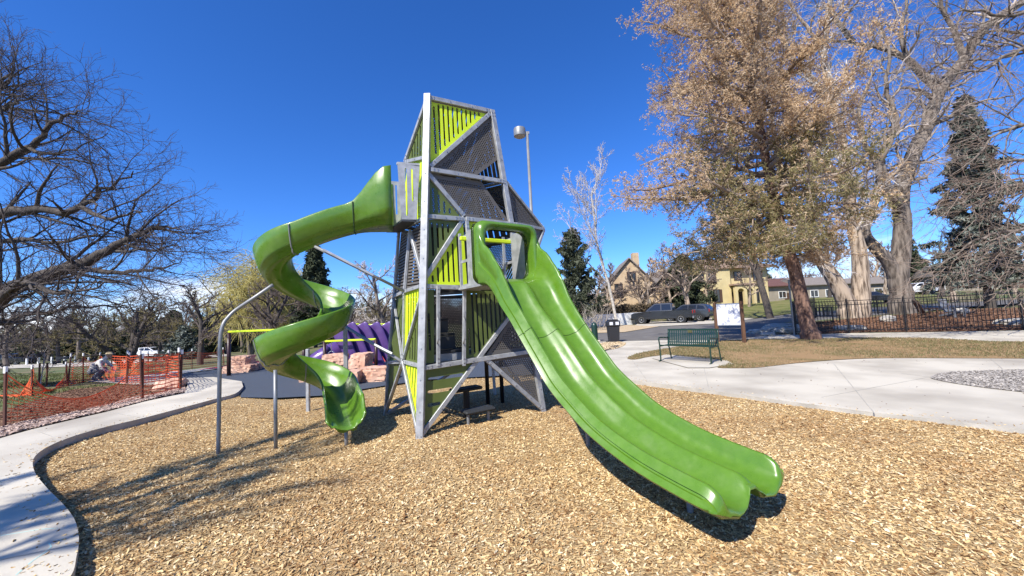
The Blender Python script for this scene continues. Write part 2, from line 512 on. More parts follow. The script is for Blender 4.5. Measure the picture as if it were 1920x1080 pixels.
# ------------------------------------------------------------------ ground
def px2(lst, z=0.10): return [tuple(gz(x, y, z)[:2]) for x, y in lst]
def px2t(lst): return [tuple(gh(x, y)[:2]) for x, y in lst]
kerb_l = px2([(456, 725), (441, 738), (403, 748), (340, 765), (268, 784), (189, 803), (126, 822), (84, 841), (63, 860), (65, 885), (88, 915), (118, 945), (140, 975), (148, 1010), (143, 1045), (133, 1080)])
kerb_l = smooth_loop(kerb_l + [(-2.72, 2.28), (-2.68, 1.9), (-2.85, 1.2), (-3.3, 0.1), (-4.0, -2.0), (-4.2, -6.0)], 4, False)
kerb_r = px2([(1140, 706), (1180, 713), (1250, 722), (1400, 743), (1600, 770), (1750, 787), (1920, 806)], .08)
kerb_r = smooth_loop(kerb_r + [(6.3, 3.45), (7.6, 2.1), (9.0, .4), (9.9, -2), (10, -6)], 4, False)
back_m = px2([(456, 738), (520, 742), (600, 738), (660, 729), (722, 719), (800, 709), (950, 701), (1050, 698), (1140, 708)], .02)
rub = px2([(450, 745), (520, 746), (600, 742), (660, 733), (722, 723), (800, 712), (950, 704), (1050, 701), (1150, 712), (1182, 712), (1165, 690), (1150, 668), (1000, 655), (760, 655), (600, 668), (475, 685), (350, 700), (290, 707), (330, 711), (400, 708), (453, 715), (457, 724)], .04)
basin = [kerb_l[0]] + kerb_l[1:] + kerb_r[::-1] + px2([(1150, 668), (1000, 655), (760, 655), (600, 668), (475, 685), (350, 700)], .04)

def mz(x, y):
    """height of the loose wood chips"""
    dip = .06 * exp(-((x - 1.75) ** 2 + (y - 2.75) ** 2) / .22) + .06 * exp(-((x + 2.25) ** 2 + (y - 4.95) ** 2) / .16) - .03 * exp(-((x - 1.95) ** 2 + (y - 2.2) ** 2) / .3)
    return -dip + 0.022 * wob2(x * 1.3, y * 1.3) + 0.035 * sstep(2, 5.5, x) + 0.012 * wob2(x * 4 + 9, y * 4)
# terrain: one sheet to the horizon
NR, NA = 190, 240
rr = 0.6 * (2200 / 0.6) ** (np.arange(NR) / (NR - 1))
an = np.linspace(-pi, pi, NA, endpoint=False)
RR, AA = np.meshgrid(rr, an, indexing='ij')
X = RR * np.sin(AA); Y = RR * np.cos(AA)
Z = np.array([hgt(min(max(a, -400), 400), min(b, 400)) for a, b in zip(X.ravel(), Y.ravel())]).reshape(X.shape)
Z += np.where((RR > 12), 0.02 * np.sin(X * .9) * np.cos(Y * .7), 0)
ins = inpoly(np.stack([X.ravel(), Y.ravel()], 1), basin).reshape(X.shape)
_k = np.array(kerb_l + kerb_r); _c = np.argwhere((RR < 14) & ~ins)
for _i, _j in _c:
    if np.min((_k[:, 0] - X[_i, _j]) ** 2 + (_k[:, 1] - Y[_i, _j]) ** 2) < .2: ins[_i, _j] = True
Z = np.where(ins, -0.22, Z - 0.01)
V = np.stack([X.ravel(), Y.ravel(), Z.ravel()], 1)
V = np.vstack([V, [[0, 0, -0.22]]])
i0 = (np.arange(NR - 1)[:, None] * NA + np.arange(NA)[None]).ravel()
i1 = (np.arange(NR - 1)[:, None] * NA + (np.arange(NA)[None] + 1) % NA).ravel()
Fq = np.stack([i0, i1, i1 + NA, i0 + NA], 1)
tag(raw('ground', V, Fq[:, ::-1].copy(), M['terrain'], smooth=True), kind='structure')
sheet('play_area_subsoil', kerb_l + kerb_r[::-1] + back_m[::-1], M['mulchbase'], 0, 0.13, mz, kind='structure').name = 'wood_mulch_bed'
sheet('rubber_surface', rub, M['rubber'], 0.012, 2.0, lambda x, y: 0.03, kind='structure')
red = px2([(372, 693), (460, 679), (560, 667), (700, 658), (760, 656), (760, 672), (640, 690), (556, 690), (460, 687)], .05)
sheet('red_rubber_surface', red, M['redrub'], 0.02, 2.0, lambda x, y: 0.03, kind='structure')
path_out = px2([(453, 715), (400, 707), (340, 709), (352, 722), (346, 737), (271, 753), (201, 772), (132, 788), (57, 806), (0, 822)])
slab_l = kerb_l + [(-11, -6), (-12.5, -1), (-11.5, 3.2), (-9.4, 5.0)] + path_out[::-1]
sheet('concrete_path', slab_l, M['concrete'], 0.022, 1.0, lambda x, y: .08, thick=.2, mside=M['kerb'], kind='structure')
strip = px2t([(368, 722), (330, 728), (270, 724), (200, 719), (160, 716), (201, 711), (346, 695), (419, 687), (475, 681), (475, 685), (419, 691), (350, 700), (300, 707), (340, 707), (380, 712)])
sheet('back_path', strip, M['concrete'], 0.03, 1.0, hgt, kind='structure')
plaza = [(x, y) for x, y in kerb_r] + [(16, -6), (26, 4)] + px2([(2300, 618), (1920, 620), (1750, 623), (1600, 625), (1500, 628), (1440, 628), (1400, 634), (1340, 638), (1240, 638), (1120, 641), (1110, 660), (1125, 690)], .08)
sheet('concrete_plaza', plaza, M['concrete'], 0.012, 1.6, lambda x, y: .08, thick=.16, mside=M['kerb'], kind='structure')
isl1 = px2([(1176, 671), (1200, 662), (1234, 656), (1275, 650), (1320, 643), (1350, 639), (1420, 636), (1480, 636), (1540, 635), (1640, 633), (1750, 634), (1850, 640), (1920, 641), (2150, 645), (2150, 674), (1920, 672), (1700, 671), (1600, 673), (1500, 680), (1430, 688), (1390, 690), (1345, 689), (1368, 681), (1355, 677), (1290, 670), (1245, 666), (1215, 669), (1190, 674)], .10)
isl1 = smooth_loop(isl1, 3)
sheet('turf_island', isl1, M['island'], 0.022, .3, lambda x, y: .08 + .01 * wob2(x, y), kind='structure')
isl2 = smooth_loop(px2([(1745, 707), (1765, 700), (1800, 697), (1920, 693), (2150, 690), (2150, 764), (1920, 735), (1850, 727), (1800, 720), (1760, 713)], .1), 3)
sheet('gravel_island', isl2, M['gravel'], 0.021, .3, lambda x, y: .08, kind='structure')
isl3 = smooth_loop(px2([(1120, 658), (1124, 645), (1150, 641), (1173, 643), (1160, 652)], .1), 3)
sheet('straw_mulch_island', isl3, M['hay'], 0.024, .3, lambda x, y: .08, kind='structure')
road = px2t([(900, 641), (1115, 641), (1240, 638.5), (1340, 638.5), (1400, 634.5), (1440, 628.5), (1470, 616), (1490, 606), (1600, 594), (1750, 584), (1920, 572), (2200, 552), (2200, 545), (1920, 561), (1700, 573), (1560, 583), (1490, 588), (1400, 600), (1335, 608), (1230, 613), (1170, 620), (1100, 619), (900, 618)])
sheet('asphalt_road', road, M['asphalt'], 0.02, 1.5, hgt, kind='structure')
drv = px2t([(1180, 616), (1230, 612.5), (1335, 607.5), (1400, 600), (1420, 597), (1330, 596), (1320, 603), (1205, 603)])
sheet('concrete_driveway', drv, M['concrete'], 0.035, 1.5, hgt, kind='structure')
lawn = px2t([(1335, 603), (1400, 599), (1490, 587), (1560, 581), (1700, 571.5), (1800, 564), (1700, 560.5), (1560, 568), (1400, 572), (1340, 577)])
sheet('front_lawn', lawn, M['lawn'], 0.03, 1.5, hgt, kind='structure')
yard = px2t([(1500, 627), (1600, 624), (1750, 622), (1920, 619), (2300, 617), (2300, 572), (1920, 577), (1820, 580), (1700, 590), (1600, 598), (1500, 607)])
sheet('yard_mulch_bed', yard, M['yard'], 0.012, 1.0, hgt, kind='structure')
lawn2 = px2t([(1690, 590), (1820, 580), (1920, 577), (2300, 572), (2300, 560), (1920, 568), (1750, 582)])
sheet('yard_lawn', lawn2, M['lawn'], 0.02, 1.0, hgt, kind='structure')
verge = px2t([(1100, 626), (1170, 624), (1236, 613), (1190, 611), (1100, 607)])
sheet('straw_verge', verge, M['hay'], 0.05, 1.0, hgt, kind='structure')
soil = px2t([(365, 720), (346, 737), (271, 753), (201, 772), (132, 788), (57, 806), (0, 822), (-60, 838), (-60, 800), (0, 775), (60, 755), (130, 733), (200, 725), (280, 722)])
sheet('brown_soil_bed', soil, M['soil'], 0.016, .3, hgt, kind='structure')
rmul = px2t([(368, 722), (346, 738), (271, 754), (201, 773), (132, 789), (57, 807), (0, 823), (-70, 842), (-70, 826), (0, 806), (57, 793), (132, 778), (201, 762), (271, 745), (330, 733)])
sheet('rock_mulch_strip', rmul, M['rockmulch'], 0.03, .25, lambda x, y: hgt(x, y) + .015 * wob2(x * 5, y * 5), kind='structure')
far_path = px2t([(-40, 693), (60, 690), (160, 687), (330, 676), (430, 668), (430, 664), (330, 671), (160, 680), (60, 683), (-40, 686)])
sheet('park_path', far_path, M['concrete'], .04, 1.5, hgt, kind='structure')
far_rd = px2t([(-40, 679), (60, 675), (200, 668), (330, 658), (520, 652), (520, 648), (330, 652), (200, 661), (60, 668), (-40, 671)])
sheet('park_road', far_rd, M['asphalt'], .06, 2.5, hgt, kind='structure')

# saw-cut joints of the slabs, each a narrow recessed-looking seam of its own
def joint(a, b, z=.093, wd=.012):
    p = gz(*a, z); q = gz(*b, z)
    MB().beam((p.x, p.y, z + .0015), (q.x, q.y, z + .0015), wd, .002, (0, 0, 1)).build('slab_joint', M['kerb'], ).__setitem__('kind', 'structure')
for a, b in [((1560, 678), (1640, 775)), ((1858, 673), (1880, 692)), ((1320, 690), (1330, 732)), ((1690, 700), (1745, 707)), ((1180, 668), (1215, 716)), ((1540, 745), (1748, 706))]:
    joint(a, b)
for a, b in [((60, 805), (118, 826)), ((0, 905), (66, 890)), ((201, 772), (268, 784)), ((0, 1050), (146, 1020))]:
    joint(a, b, .103)
# chalk scribble on the near path
ch_ = empty('chalk_scribble', gz(60, 1040, .1), label='faint aqua chalk scribble on the near concrete path', cat='chalk drawing')
chalk = mat('faint_aqua_chalk', (0.40, 0.58, 0.52), .95)
for pts in ([(30, 1078), (60, 1052), (85, 1035), (96, 1025), (92, 1018)], [(2, 1004), (40, 998), (75, 992), (108, 990)]):
    W_ = [gz(x, y, .1035) for x, y in pts]
    mb = MB(); mb.tube(W_, .006, 4); mb.v = [Vector((p.x, p.y, .1030 + (p.z - .1035) * .15)) for p in mb.v]; mb.build('chalk_line', chalk, ch_)

# ------------------------------------------------------------------ loose wood chips
rng = np.random.default_rng(3)
chipcol = bpy.data.collections.new('chip_shapes')
mc = bpy.data.materials.new('wood_chips'); mc.use_nodes = True
b = mc.node_tree.nodes['Principled BSDF']; b.inputs['Roughness'].default_value = .9; b.inputs['Specular IOR Level'].default_value = .15
oi = mc.node_tree.nodes.new('ShaderNodeObjectInfo')
rp = mc.node_tree.nodes.new('ShaderNodeValToRGB')
cr_ = rp.color_ramp
cr_.elements[0].position = 0; cr_.elements[0].color = (.13, .060, .024, 1)
cr_.elements[1].position = 1; cr_.elements[1].color = (.84, .71, .46, 1)
for p_, c_ in ((.15, (.34, .20, .085)), (.42, (.55, .375, .17)), (.8, (.69, .51, .26))):
    e = cr_.elements.new(p_); e.color = (*c_, 1)
mc.node_tree.links.new(oi.outputs['Random'], rp.inputs[0])
_n = mc.node_tree.nodes.new('ShaderNodeTexNoise'); _n.inputs['Scale'].default_value = .9; _n.inputs['Detail'].default_value = 7
mc.node_tree.links.new(oi.outputs['Location'], _n.inputs['Vector'])
_r = mc.node_tree.nodes.new('ShaderNodeMapRange'); _r.inputs[1].default_value = .45; _r.inputs[2].default_value = .75; _r.inputs[4].default_value = .75
mc.node_tree.links.new(_n.outputs[0], _r.inputs[0])
_m = mc.node_tree.nodes.new('ShaderNodeMix'); _m.data_type = 'RGBA'; _m.blend_type = 'MULTIPLY'; _m.inputs[7].default_value = (.62, .46, .36, 1)
mc.node_tree.links.new(_r.outputs[0], _m.inputs[0]); mc.node_tree.links.new(rp.outputs[0], _m.inputs[6])
mc.node_tree.links.new(_m.outputs[2], b.inputs['Base Color'])
for k in range(5):
    r_ = random.Random(k)
    l, wd, th = r_.uniform(.8, 1.1), r_.uniform(.22, .40), r_.uniform(.06, .12)
    bend = r_.uniform(-.12, .12)
    v = []
    for i, x_ in enumerate((-.5, 0.05, .5)):
        ww = wd * (r_.uniform(.45, .8) if i != 1 else 1)
        zz = bend if i == 1 else 0
        sk = r_.uniform(-.05, .05)
        v += [(x_ * l, -ww / 2 + sk, zz), (x_ * l, ww / 2 + sk, zz + r_.uniform(-.03, .03)), (x_ * l, ww / 2 + sk, zz - th), (x_ * l, -ww / 2 + sk, zz - th)]
    f = []
    for i in range(2):
        a = i * 4
        for j in range(4): f.append([a + j, a + 4 + j, a + 4 + (j + 1) % 4, a + (j + 1) % 4])
    f += [[0, 1, 2, 3], [11, 10, 9, 8]]
    me = bpy.data.meshes.new('chip'); me.from_pydata(v, [], f); me.materials.append(mc)
    chipcol.objects.link(bpy.data.objects.new('chip', me))
bandsc = [(1.4, 2.6, 4200), (2.6, 4.2, 4700), (4.2, 6, 3300), (6, 8.2, 1900), (8.2, 12, 700)]
PP = []
mp_ = kerb_l + kerb_r[::-1] + back_m[::-1]
for y0, y1, dn in bandsc:
    xm = y1 * 1.42 + .6
    n = int(dn * (y1 - y0) * 2 * xm)
    P = np.column_stack([rng.uniform(-xm, xm, n), rng.uniform(y0, y1, n)])
    P = P[inpoly(P, mp_)]
    PP.append(P)
PP = np.vstack(PP)
kr = np.array(kerb_l + kerb_r)
zc = np.array([mz(a, b_) for a, b_ in PP]) + rng.uniform(-.004, .014, len(PP))
_e = kr[(kr[:, 1] > .5) & (kr[:, 1] < 9)]; _e = np.repeat(_e, 13, 0); _e = _e + rng.normal(0, .16, _e.shape)
_e = _e[~inpoly(_e, mp_)]
PP = np.vstack([PP, _e]); zc = np.concatenate([zc, np.where(_e[:, 0] < 0, .106, .096)])
me = bpy.data.meshes.new('wood_chips')
me.vertices.add(len(PP)); me.vertices.foreach_set('co', np.column_stack([PP, zc]).astype(np.float32).ravel())
at = me.attributes.new('rot', 'FLOAT_VECTOR', 'POINT')
at.data.foreach_set('vector', np.column_stack([rng.normal(0, .45, len(PP)), rng.normal(0, .28, len(PP)), rng.uniform(0, 6.28, len(PP))]).astype(np.float32).ravel())
at = me.attributes.new('scl', 'FLOAT', 'POINT')
at.data.foreach_set('value', (.0135 + .030 * rng.random(len(PP)) ** 1.6).astype(np.float32))
co = bpy.data.objects.new('wood_chips', me); COL.objects.link(co)
tag(co, 'loose golden wood chips covering the play area floor', 'wood chips', kind='stuff')
def scatter_group(name, coll):
    g = bpy.data.node_groups.new(name, 'GeometryNodeTree')
    g.interface.new_socket('Geometry', in_out='INPUT', socket_type='NodeSocketGeometry')
    g.interface.new_socket('Geometry', in_out='OUTPUT', socket_type='NodeSocketGeometry')
    a = g.nodes.new('NodeGroupInput'); z_ = g.nodes.new('NodeGroupOutput')
    ip = g.nodes.new('GeometryNodeInstanceOnPoints')
    ci = g.nodes.new('GeometryNodeCollectionInfo'); ci.inputs[0].default_value = coll
    ci.inputs['Separate Children'].default_value = True
    ci.inputs['Reset Children'].default_value = True
    ip.inputs['Pick Instance'].default_value = True
    n1 = g.nodes.new('GeometryNodeInputNamedAttribute'); n1.data_type = 'FLOAT_VECTOR'; n1.inputs[0].default_value = 'rot'
    n2 = g.nodes.new('GeometryNodeInputNamedAttribute'); n2.data_type = 'FLOAT'; n2.inputs[0].default_value = 'scl'
    e2r = g.nodes.new('FunctionNodeEulerToRotation')
    g.links.new(a.outputs[0], ip.inputs['Points']); g.links.new(ci.outputs[0], ip.inputs['Instance'])
    g.links.new(n1.outputs[0], e2r.inputs[0]); g.links.new(e2r.outputs[0], ip.inputs['Rotation'])
    g.links.new(n2.outputs[0], ip.inputs['Scale']); g.links.new(ip.outputs[0], z_.inputs[0])
    return g
md = co.modifiers.new('scatter', 'NODES'); md.node_group = scatter_group('chip_scatter', chipcol)

# ------------------------------------------------------------------ play tower
A0 = gz(785, 822); R0 = gz(1020, 770); L0 = gz(722, 778)
tower = empty('play_tower', (A0 + R0 + L0) / 3 + Vector((0, .3, 0)), label='tall faceted climbing tower of steel beams and lime panels with two green slides', cat='play tower')
T0 = dp(801, 180, A0.y + .32)
FN = (R0 - A0).cross(T0 - A0).normalized()
if FN.y > 0: FN = -FN
def fp(x, y, off=0.0):
    """photo pixel -> point on the front face"""
    d = ray(x, y)
    k = ((A0 - CAM).dot(FN) + off) / d.dot(FN)
    return CAM + d * k
def panel(name, pts, m, nrm_hint, holes='slots', pitch=.085, wdt=.04, marg=.045, thick=.014, up=Vector((0, 0, 1)), horiz=False, off=-.02, parent=None, sp=.036, rad=.0125):
    pts = [Vector(p) for p in pts]
    o = sum(pts, Vector()) / len(pts)
    nn = Vector()
    for i in range(len(pts)): nn += (pts[i] - o).cross(pts[(i + 1) % len(pts)] - o)
    nn.normalize()
    if nn.dot(nrm_hint) < 0: nn = -nn; pts = pts[::-1]
    e2 = (up - nn * up.dot(nn)).normalized(); e1 = e2.cross(nn)
    o = o + nn * off
    P = np.array([((p - o).dot(e1), (p - o).dot(e2)) for p in pts])
    n = len(P)
    ed = np.roll(P, -1, 0) - P
    ln = np.linalg.norm(ed, axis=1)
    nin = np.column_stack([-ed[:, 1], ed[:, 0]]) / ln[:, None]       # inward for CCW
    area = 0.5 * np.sum(P[:, 0] * np.roll(P[:, 1], -1) - np.roll(P[:, 0], -1) * P[:, 1])
    if area < 0: nin = -nin
    def dist(q):
        return np.min([(q - P[i]) @ nin[i] for i in range(n)], axis=0)
    H = []   # capsules (p, q, r)
    if holes == 'slots':
        a = 1 if horiz else 0
        lo, hi = P[:, a].min(), P[:, a].max()
        cnt = int((hi - lo - 2 * marg) / pitch)
        st = (lo + hi) / 2 - pitch * (cnt - 1) / 2 if cnt > 0 else lo
        for k in range(max(cnt, 0)):
            c = st + k * pitch
            tt = np.linspace(P[:, 1 - a].min(), P[:, 1 - a].max(), 200)
            Q = np.column_stack([np.full(200, c), tt]) if a == 0 else np.column_stack([tt, np.full(200, c)])
            ok = dist(Q) > marg + wdt / 2
            if ok.sum() > 3:
                q = Q[ok]
                if np.linalg.norm(q[-1] - q[0]) > wdt * .6: H.append((q[0], q[-1], wdt / 2))
    elif holes == 'perf':
        lo = P.min(0); hi = P.max(0)
        j = 0; y_ = lo[1]
        while y_ < hi[1]:
            xx = np.arange(lo[0] + (sp / 2 if j % 2 else 0), hi[0], sp)
            Q = np.column_stack([xx, np.full(len(xx), y_)])
            if len(Q):
                for q in Q[dist(Q) > marg + rad]: H.append((q, q, rad))
            y_ += sp * .866; j += 1
    vs = [Vector(p) for p in P]
    es = [(i, (i + 1) % n) for i in range(n)]
    for p, q, r in H:
        b0 = len(vs)
        if p is q:
            pg = [(p[0] + r * cos(pi / 3 * k + .52), p[1] + r * sin(pi / 3 * k + .52)) for k in range(6)]
        else:
            d = (q - p) / np.linalg.norm(q - p); s_ = np.array([-d[1], d[0]])
            pg = [q + r * (s_ * cos(t) + d * sin(t)) for t in np.linspace(0, pi, 7)] + [p + r * (-s_ * cos(t) - d * sin(t)) for t in np.linspace(0, pi, 7)]
        vs += [Vector((a_[0], a_[1])) for a_ in pg]
        m_ = len(pg)
        es += [(b0 + i, b0 + (i + 1) % m_) for i in range(m_)]
    V_, E_, F_, *_ = delaunay_2d_cdt(vs, es, [], 0, 1e-6)
    V2 = np.array([(a_[0], a_[1]) for a_ in V_]); Tn = np.array(F_)
    cen = V2[Tn].mean(1)
    keep = inpoly(cen, [tuple(p) for p in P])
    if H:
        hp = np.array([h[0] for h in H]); hq = np.array([h[1] for h in H]); hr = np.array([h[2] for h in H])
        for i0_ in range(0, len(cen), 400):
            c = cen[i0_:i0_ + 400, None, :]
            pq = hq - hp; l2 = np.maximum((pq ** 2).sum(1), 1e-12)
            t = np.clip(((c - hp) * pq).sum(2) / l2, 0, 1)
            dd = np.linalg.norm(c - (hp + t[..., None] * pq), axis=2) - hr * .93
            keep[i0_:i0_ + 400] &= ~(dd < 0).any(1)
    Tn = Tn[keep]
    a_ = V2[Tn[:, 1]] - V2[Tn[:, 0]]; b_ = V2[Tn[:, 2]] - V2[Tn[:, 0]]
    fl = (a_[:, 0] * b_[:, 1] - a_[:, 1] * b_[:, 0]) < 0
    Tn[fl] = Tn[fl][:, ::-1]
    W3 = np.array(o) + V2[:, :1] * np.array(e1) + V2[:, 1:] * np.array(e2)
    nv = len(W3)
    W3 = np.vstack([W3, W3 - np.array(nn) * thick])
    ed = set()
    for t in Tn.tolist():
        for i in range(3): ed.add((t[i], t[(i + 1) % 3]))
    side = [[b2, a2, a2 + nv, b2 + nv] for a2, b2 in ed if (b2, a2) not in ed]
    F3 = [list(t) for t in Tn.tolist()] + [[t[0] + nv, t[2] + nv, t[1] + nv] for t in Tn.tolist()] + side
    par = parent or tower
    mw = world_of(par).inverted()
    ob = raw(name, [mw @ Vector(p) for p in W3], F3, m, par)
    return ob
def bolts(mb, p, q, w_, n, dep):
    p = Vector(p); q = Vector(q); t = (q - p).normalized(); s = t.cross(n).normalized(); Ln = (q - p).length
    pos = [.05, .11, Ln - .05, Ln - .11]
    k = int(Ln / .45)
    pos += [Ln * (i + 1) / (k + 1) for i in range(k)]
    for a in pos:
        if 0 < a < Ln:
            for sg in ((-1, 1) if a < .12 or a > Ln - .12 else (0,)):
                c = p + t * a + s * (sg * w_ * .25) + n * (dep / 2)
                mb.tube([c, c + n * .008], .009, 6)
def beam(p, q, w_=.062, d_=.05, n=None, off=0.0, name='beam', m=None, bolt=True, parent=None):
    n = FN if n is None else Vector(n).normalized()
    mb = MB()
    p = Vector(p) + n * off; q = Vector(q) + n * off
    mb.beam(p, q, w_, d_, n, .004)
    o = mb.build(name, m or M['steel'], parent or tower)
    if bolt:
        mb2 = MB(); bolts(mb2, p, q, w_, n, d_)
        if mb2.v: mb2.build('bolt_heads', M['bolt'], o)['kind'] = 'stuff'
    return o
F = fp
# corner posts
zt = Vector((0, 0, 1))
a_base = F(787, 824); a_l1 = F(795, 688); a_l2 = F(796, 534); a_l3 = F(798, 408); a_l4 = F(803, 318); a_top = F(802, 180)
r_top = F(922, 207); r_l4 = F(948, 340); r_l3 = F(968, 420); r_base = F(1019, 770)
r_l2 = r_l3.lerp(r_base, .33); r_l1 = r_l3.lerp(r_base, .70)
beam(a_base - zt * .06, a_top + zt * .02, .10, .09, (FN + Vector((-.6, -.4, 0))).normalized(), name='corner_post')
beam(r_base - zt * .06, r_top, .085, .07, name='corner_post')
NX = F(905, 671)          # crossing on the lower beam
C2 = F(869, 408)
g1 = [(F(800, 182), F(922, 209)), (F(806, 313), F(918, 214)), (F(806, 319), F(946, 342)), (F(803, 326), F(870, 405)),
      (F(800, 406), F(866, 411)), (F(872, 411), F(968, 422)), (F(870, 408), F(798, 520)), (F(795, 537), F(900, 541)),
      (F(793, 690), F(1000, 658)), (F(958, 590), F(788, 818)), (F(909, 672), F(1018, 768)), (F(874, 415), F(885, 536))]
for i, (p, q) in enumerate(g1):
    beam(p, q, .066 if i not in (11,) else .055, .045, off=.012 * (i % 3) - .004)
# doorway posts and handles
for x1_, x2_ in ((820, 820), (869, 868)):
    beam(F(x1_, 536), F(x2_, 686), .050, .04, off=.034, name='door_post')
for x_ in (821, 870):
    p = F(x_ - 1, 596, .06); q = F(x_ - 1, 642, .06)
    MB().tube([F(x_ - 1, 594, .05), F(x_ - 1, 594, .10), F(x_ + 1, 602, .12), F(x_ + 1, 634, .12), F(x_ - 1, 644, .10), F(x_ - 1, 644, .05)], .011, 8).build('grab_handle', M['pole'], tower, True)
# front panels
FH = FN
panel('slotted_panel', [F(808, 186), F(916, 209), F(808, 305)], M['lime'], FH, pitch=.079, wdt=.034, marg=.036)
panel('perforated_panel', [F(922, 216), F(936, 297), F(892, 330), F(809, 316)], M['perf'], FH, 'perf')
panel('perforated_panel', [F(806, 326), F(903, 339), F(958, 418), F(871, 408)], M['perf'], FH, 'perf')
panel('slotted_panel', [F(805, 333), F(865, 407), F(804, 403)], M['olive'], FH, pitch=.085, wdt=.036, marg=.042)
panel('slotted_panel', [F(802, 411), F(863, 414), F(801, 512)], M['olive'], FH, pitch=.085, wdt=.036, marg=.042)
panel('slotted_panel', [F(869, 414), F(877, 534), F(798, 534), F(802, 520)], M['lime'], FH, pitch=.085, wdt=.036, marg=.040)
panel('slotted_panel', [F(880, 415), F(905, 416), F(906, 536), F(886, 536)], M['lime'], FH, pitch=.075, wdt=.03, marg=.03)
panel('slotted_panel', [F(798, 543), F(815, 543), F(815, 680), F(796, 682)], M['olive'], FH, pitch=.085, wdt=.036, marg=.040)
panel('slotted_panel', [F(874, 544), F(960, 546), F(956, 590), F(902, 668), F(874, 672)], M['olive'], FH, pitch=.080, wdt=.036, marg=.040)
panel('perforated_panel', [F(962, 592), F(990, 600), F(1000, 656), F(911, 669)], M['perf'], FH, 'perf')
panel('perforated_panel', [F(914, 674), F(1001, 662), F(1018, 766)], M['perf'], FH, 'perf')
panel('slotted_panel', [F(796, 692), F(900, 676), F(793, 812)], M['olive'], FH, pitch=.175, wdt=.048, marg=.055, horiz=True, off=-.006)
# left faces
mvec = Vector((-.834, -.552, 0))
l4 = dp(759, 304, 6.15); l3 = dp(748, 432, 6.35); l2 = dp(739, 556, 6.55); l1 = dp(728, 680, 6.65); l0 = L0
k2 = dp(758, 547, 5.85); k1 = dp(756, 678, 5.82); k3 = dp(768, 432, 5.85)
al4 = a_l4.lerp(a_top, .17)
def face_n(a, b, c):
    n = (Vector(b) - Vector(a)).cross(Vector(c) - Vector(a)).normalized()
    return n if n.dot(Vector((a + b + c) / 3) - Vector((-.75, 6.6, 1.8))) > 0 else -n
def fbeam(p, q, c, w_=.055, d_=.04, off=.0, **k):
    return beam(p, q, w_, d_, face_n(p, q, c), off, **k)
def fpanel(pts, m, **k):
    n = face_n(pts[0], pts[1], pts[2])
    return panel(k.pop('name', 'slotted_panel'), pts, m, n, **k)
fbeam(a_top, l4, al4); fbeam(al4, l4, a_top); fbeam(l4, l3, a_l3); fbeam(l3, l2, a_l2); fbeam(l2, l1, a_l1); fbeam(l1, l0 - zt * .06, a_base)
fbeam(a_l3, l3, a_l4); fbeam(a_l2, k2, a_l1); fbeam(k2, l2, l1); fbeam(a_l1, k1, a_l2); fbeam(k1, l1, l2)
fbeam(k3, a_l2, a_l3); fbeam(k3, k2, l2); fbeam(k2, k1, a_l1, .03); fbeam(a_l2, k1, a_l1, .03, off=.01); fbeam(l2, k1, l1, .03, off=.01)
fbeam(k1, a_base, a_l1, .04, off=.01); fbeam(k1, l0, l1, .04, off=.01)
def shrink(pts, s=.93):
    c = sum(pts, Vector()) / len(pts)
    return [c + (p - c) * s for p in pts]
fpanel(shrink([a_top, al4, l4]), M['olive'], pitch=.085, wdt=.036, marg=.03)
fpanel(shrink([al4, a_l3, l3, l4], .96), M['lime'], pitch=.10, wdt=.04, marg=.03)
fpanel(shrink([a_l3, a_l2, k3], .94), M['perf'], pitch=.05, wdt=.020, marg=.02, horiz=True)
fpanel(shrink([k3, a_l2, k2], .94), M['perf'], pitch=.05, wdt=.020, marg=.02, horiz=True)
fpanel(shrink([k3, k2, l2, l3], .94), M['perf'], pitch=.05, wdt=.020, marg=.03, horiz=True)
fpanel(shrink([a_l2, k2, k1], .94), M['lime'], pitch=.07, wdt=.03, marg=.02)
fpanel(shrink([a_l2, a_l1, k1], .94), M['olive'], pitch=.07, wdt=.03, marg=.02)
fpanel(shrink([k2, l2, k1], .93), M['olive'], pitch=.075, wdt=.03, marg=.02)
fpanel(shrink([l2, l1, k1], .93), M['olive'], pitch=.075, wdt=.03, marg=.02)
fpanel(shrink([a_l1, a_base, k1], .93), M['lime'], pitch=.075, wdt=.03, marg=.02)
fpanel(shrink([k1, l1, l0], .93), M['olive'], pitch=.075, wdt=.03, marg=.02)
# back and right faces
b0 = Vector((-.45, 7.95, 0)); b1 = Vector((-.48, 7.85, .97)); b2 = Vector((-.52, 7.7, 2.1)); b3 = Vector((-.56, 7.5, 3.0)); b4 = Vector((-.62, 7.1, 4.0))
rb = dp(1020, 430, 6.95)
rb1 = Vector((.55, 7.2, 1.0))
for p, q, c in [(b0, b1, l1), (b1, b2, l1), (b2, b3, l2), (b3, b4, l3), (b4, a_top, l4), (b4, r_top, l4), (b4, l4, a_top), (b3, l3, l4), (b2, l2, l3), (b1, l1, l2),
                (b1, l0, l1), (rb, r_l4, b4), (rb, r_l3, r_l4), (rb, r_l2, r_l3), (rb, b4, b3), (rb, b3, b4), (rb, b2, b3), (r_l4, b4, rb), (r_l1, b1, r_l2), (r_l2, b2, r_l1),
                (r_base, b1, r_l1), (l2, b3, l3), (r_l2, b1, r_l1)]:
    fbeam(p, q, c, .05)
fpanel(shrink([l4, b4, b3, l3]), M['perf'], holes='perf', name='perforated_panel', sp=.036, rad=.0115)
fpanel(shrink([l3, b3, l2]), M['perf'], pitch=.12, wdt=.03)
fpanel(shrink([l2, b3, b2]), M['perf'], holes='perf', name='perforated_panel', sp=.036, rad=.0115)
fpanel(shrink([l2, b2, b1, l1]), M['perf'], holes='perf', name='perforated_panel', sp=.036, rad=.0108)
fpanel(shrink([l4, b4, a_top]), M['perf'], holes='perf', name='perforated_panel', sp=.036, rad=.0108)
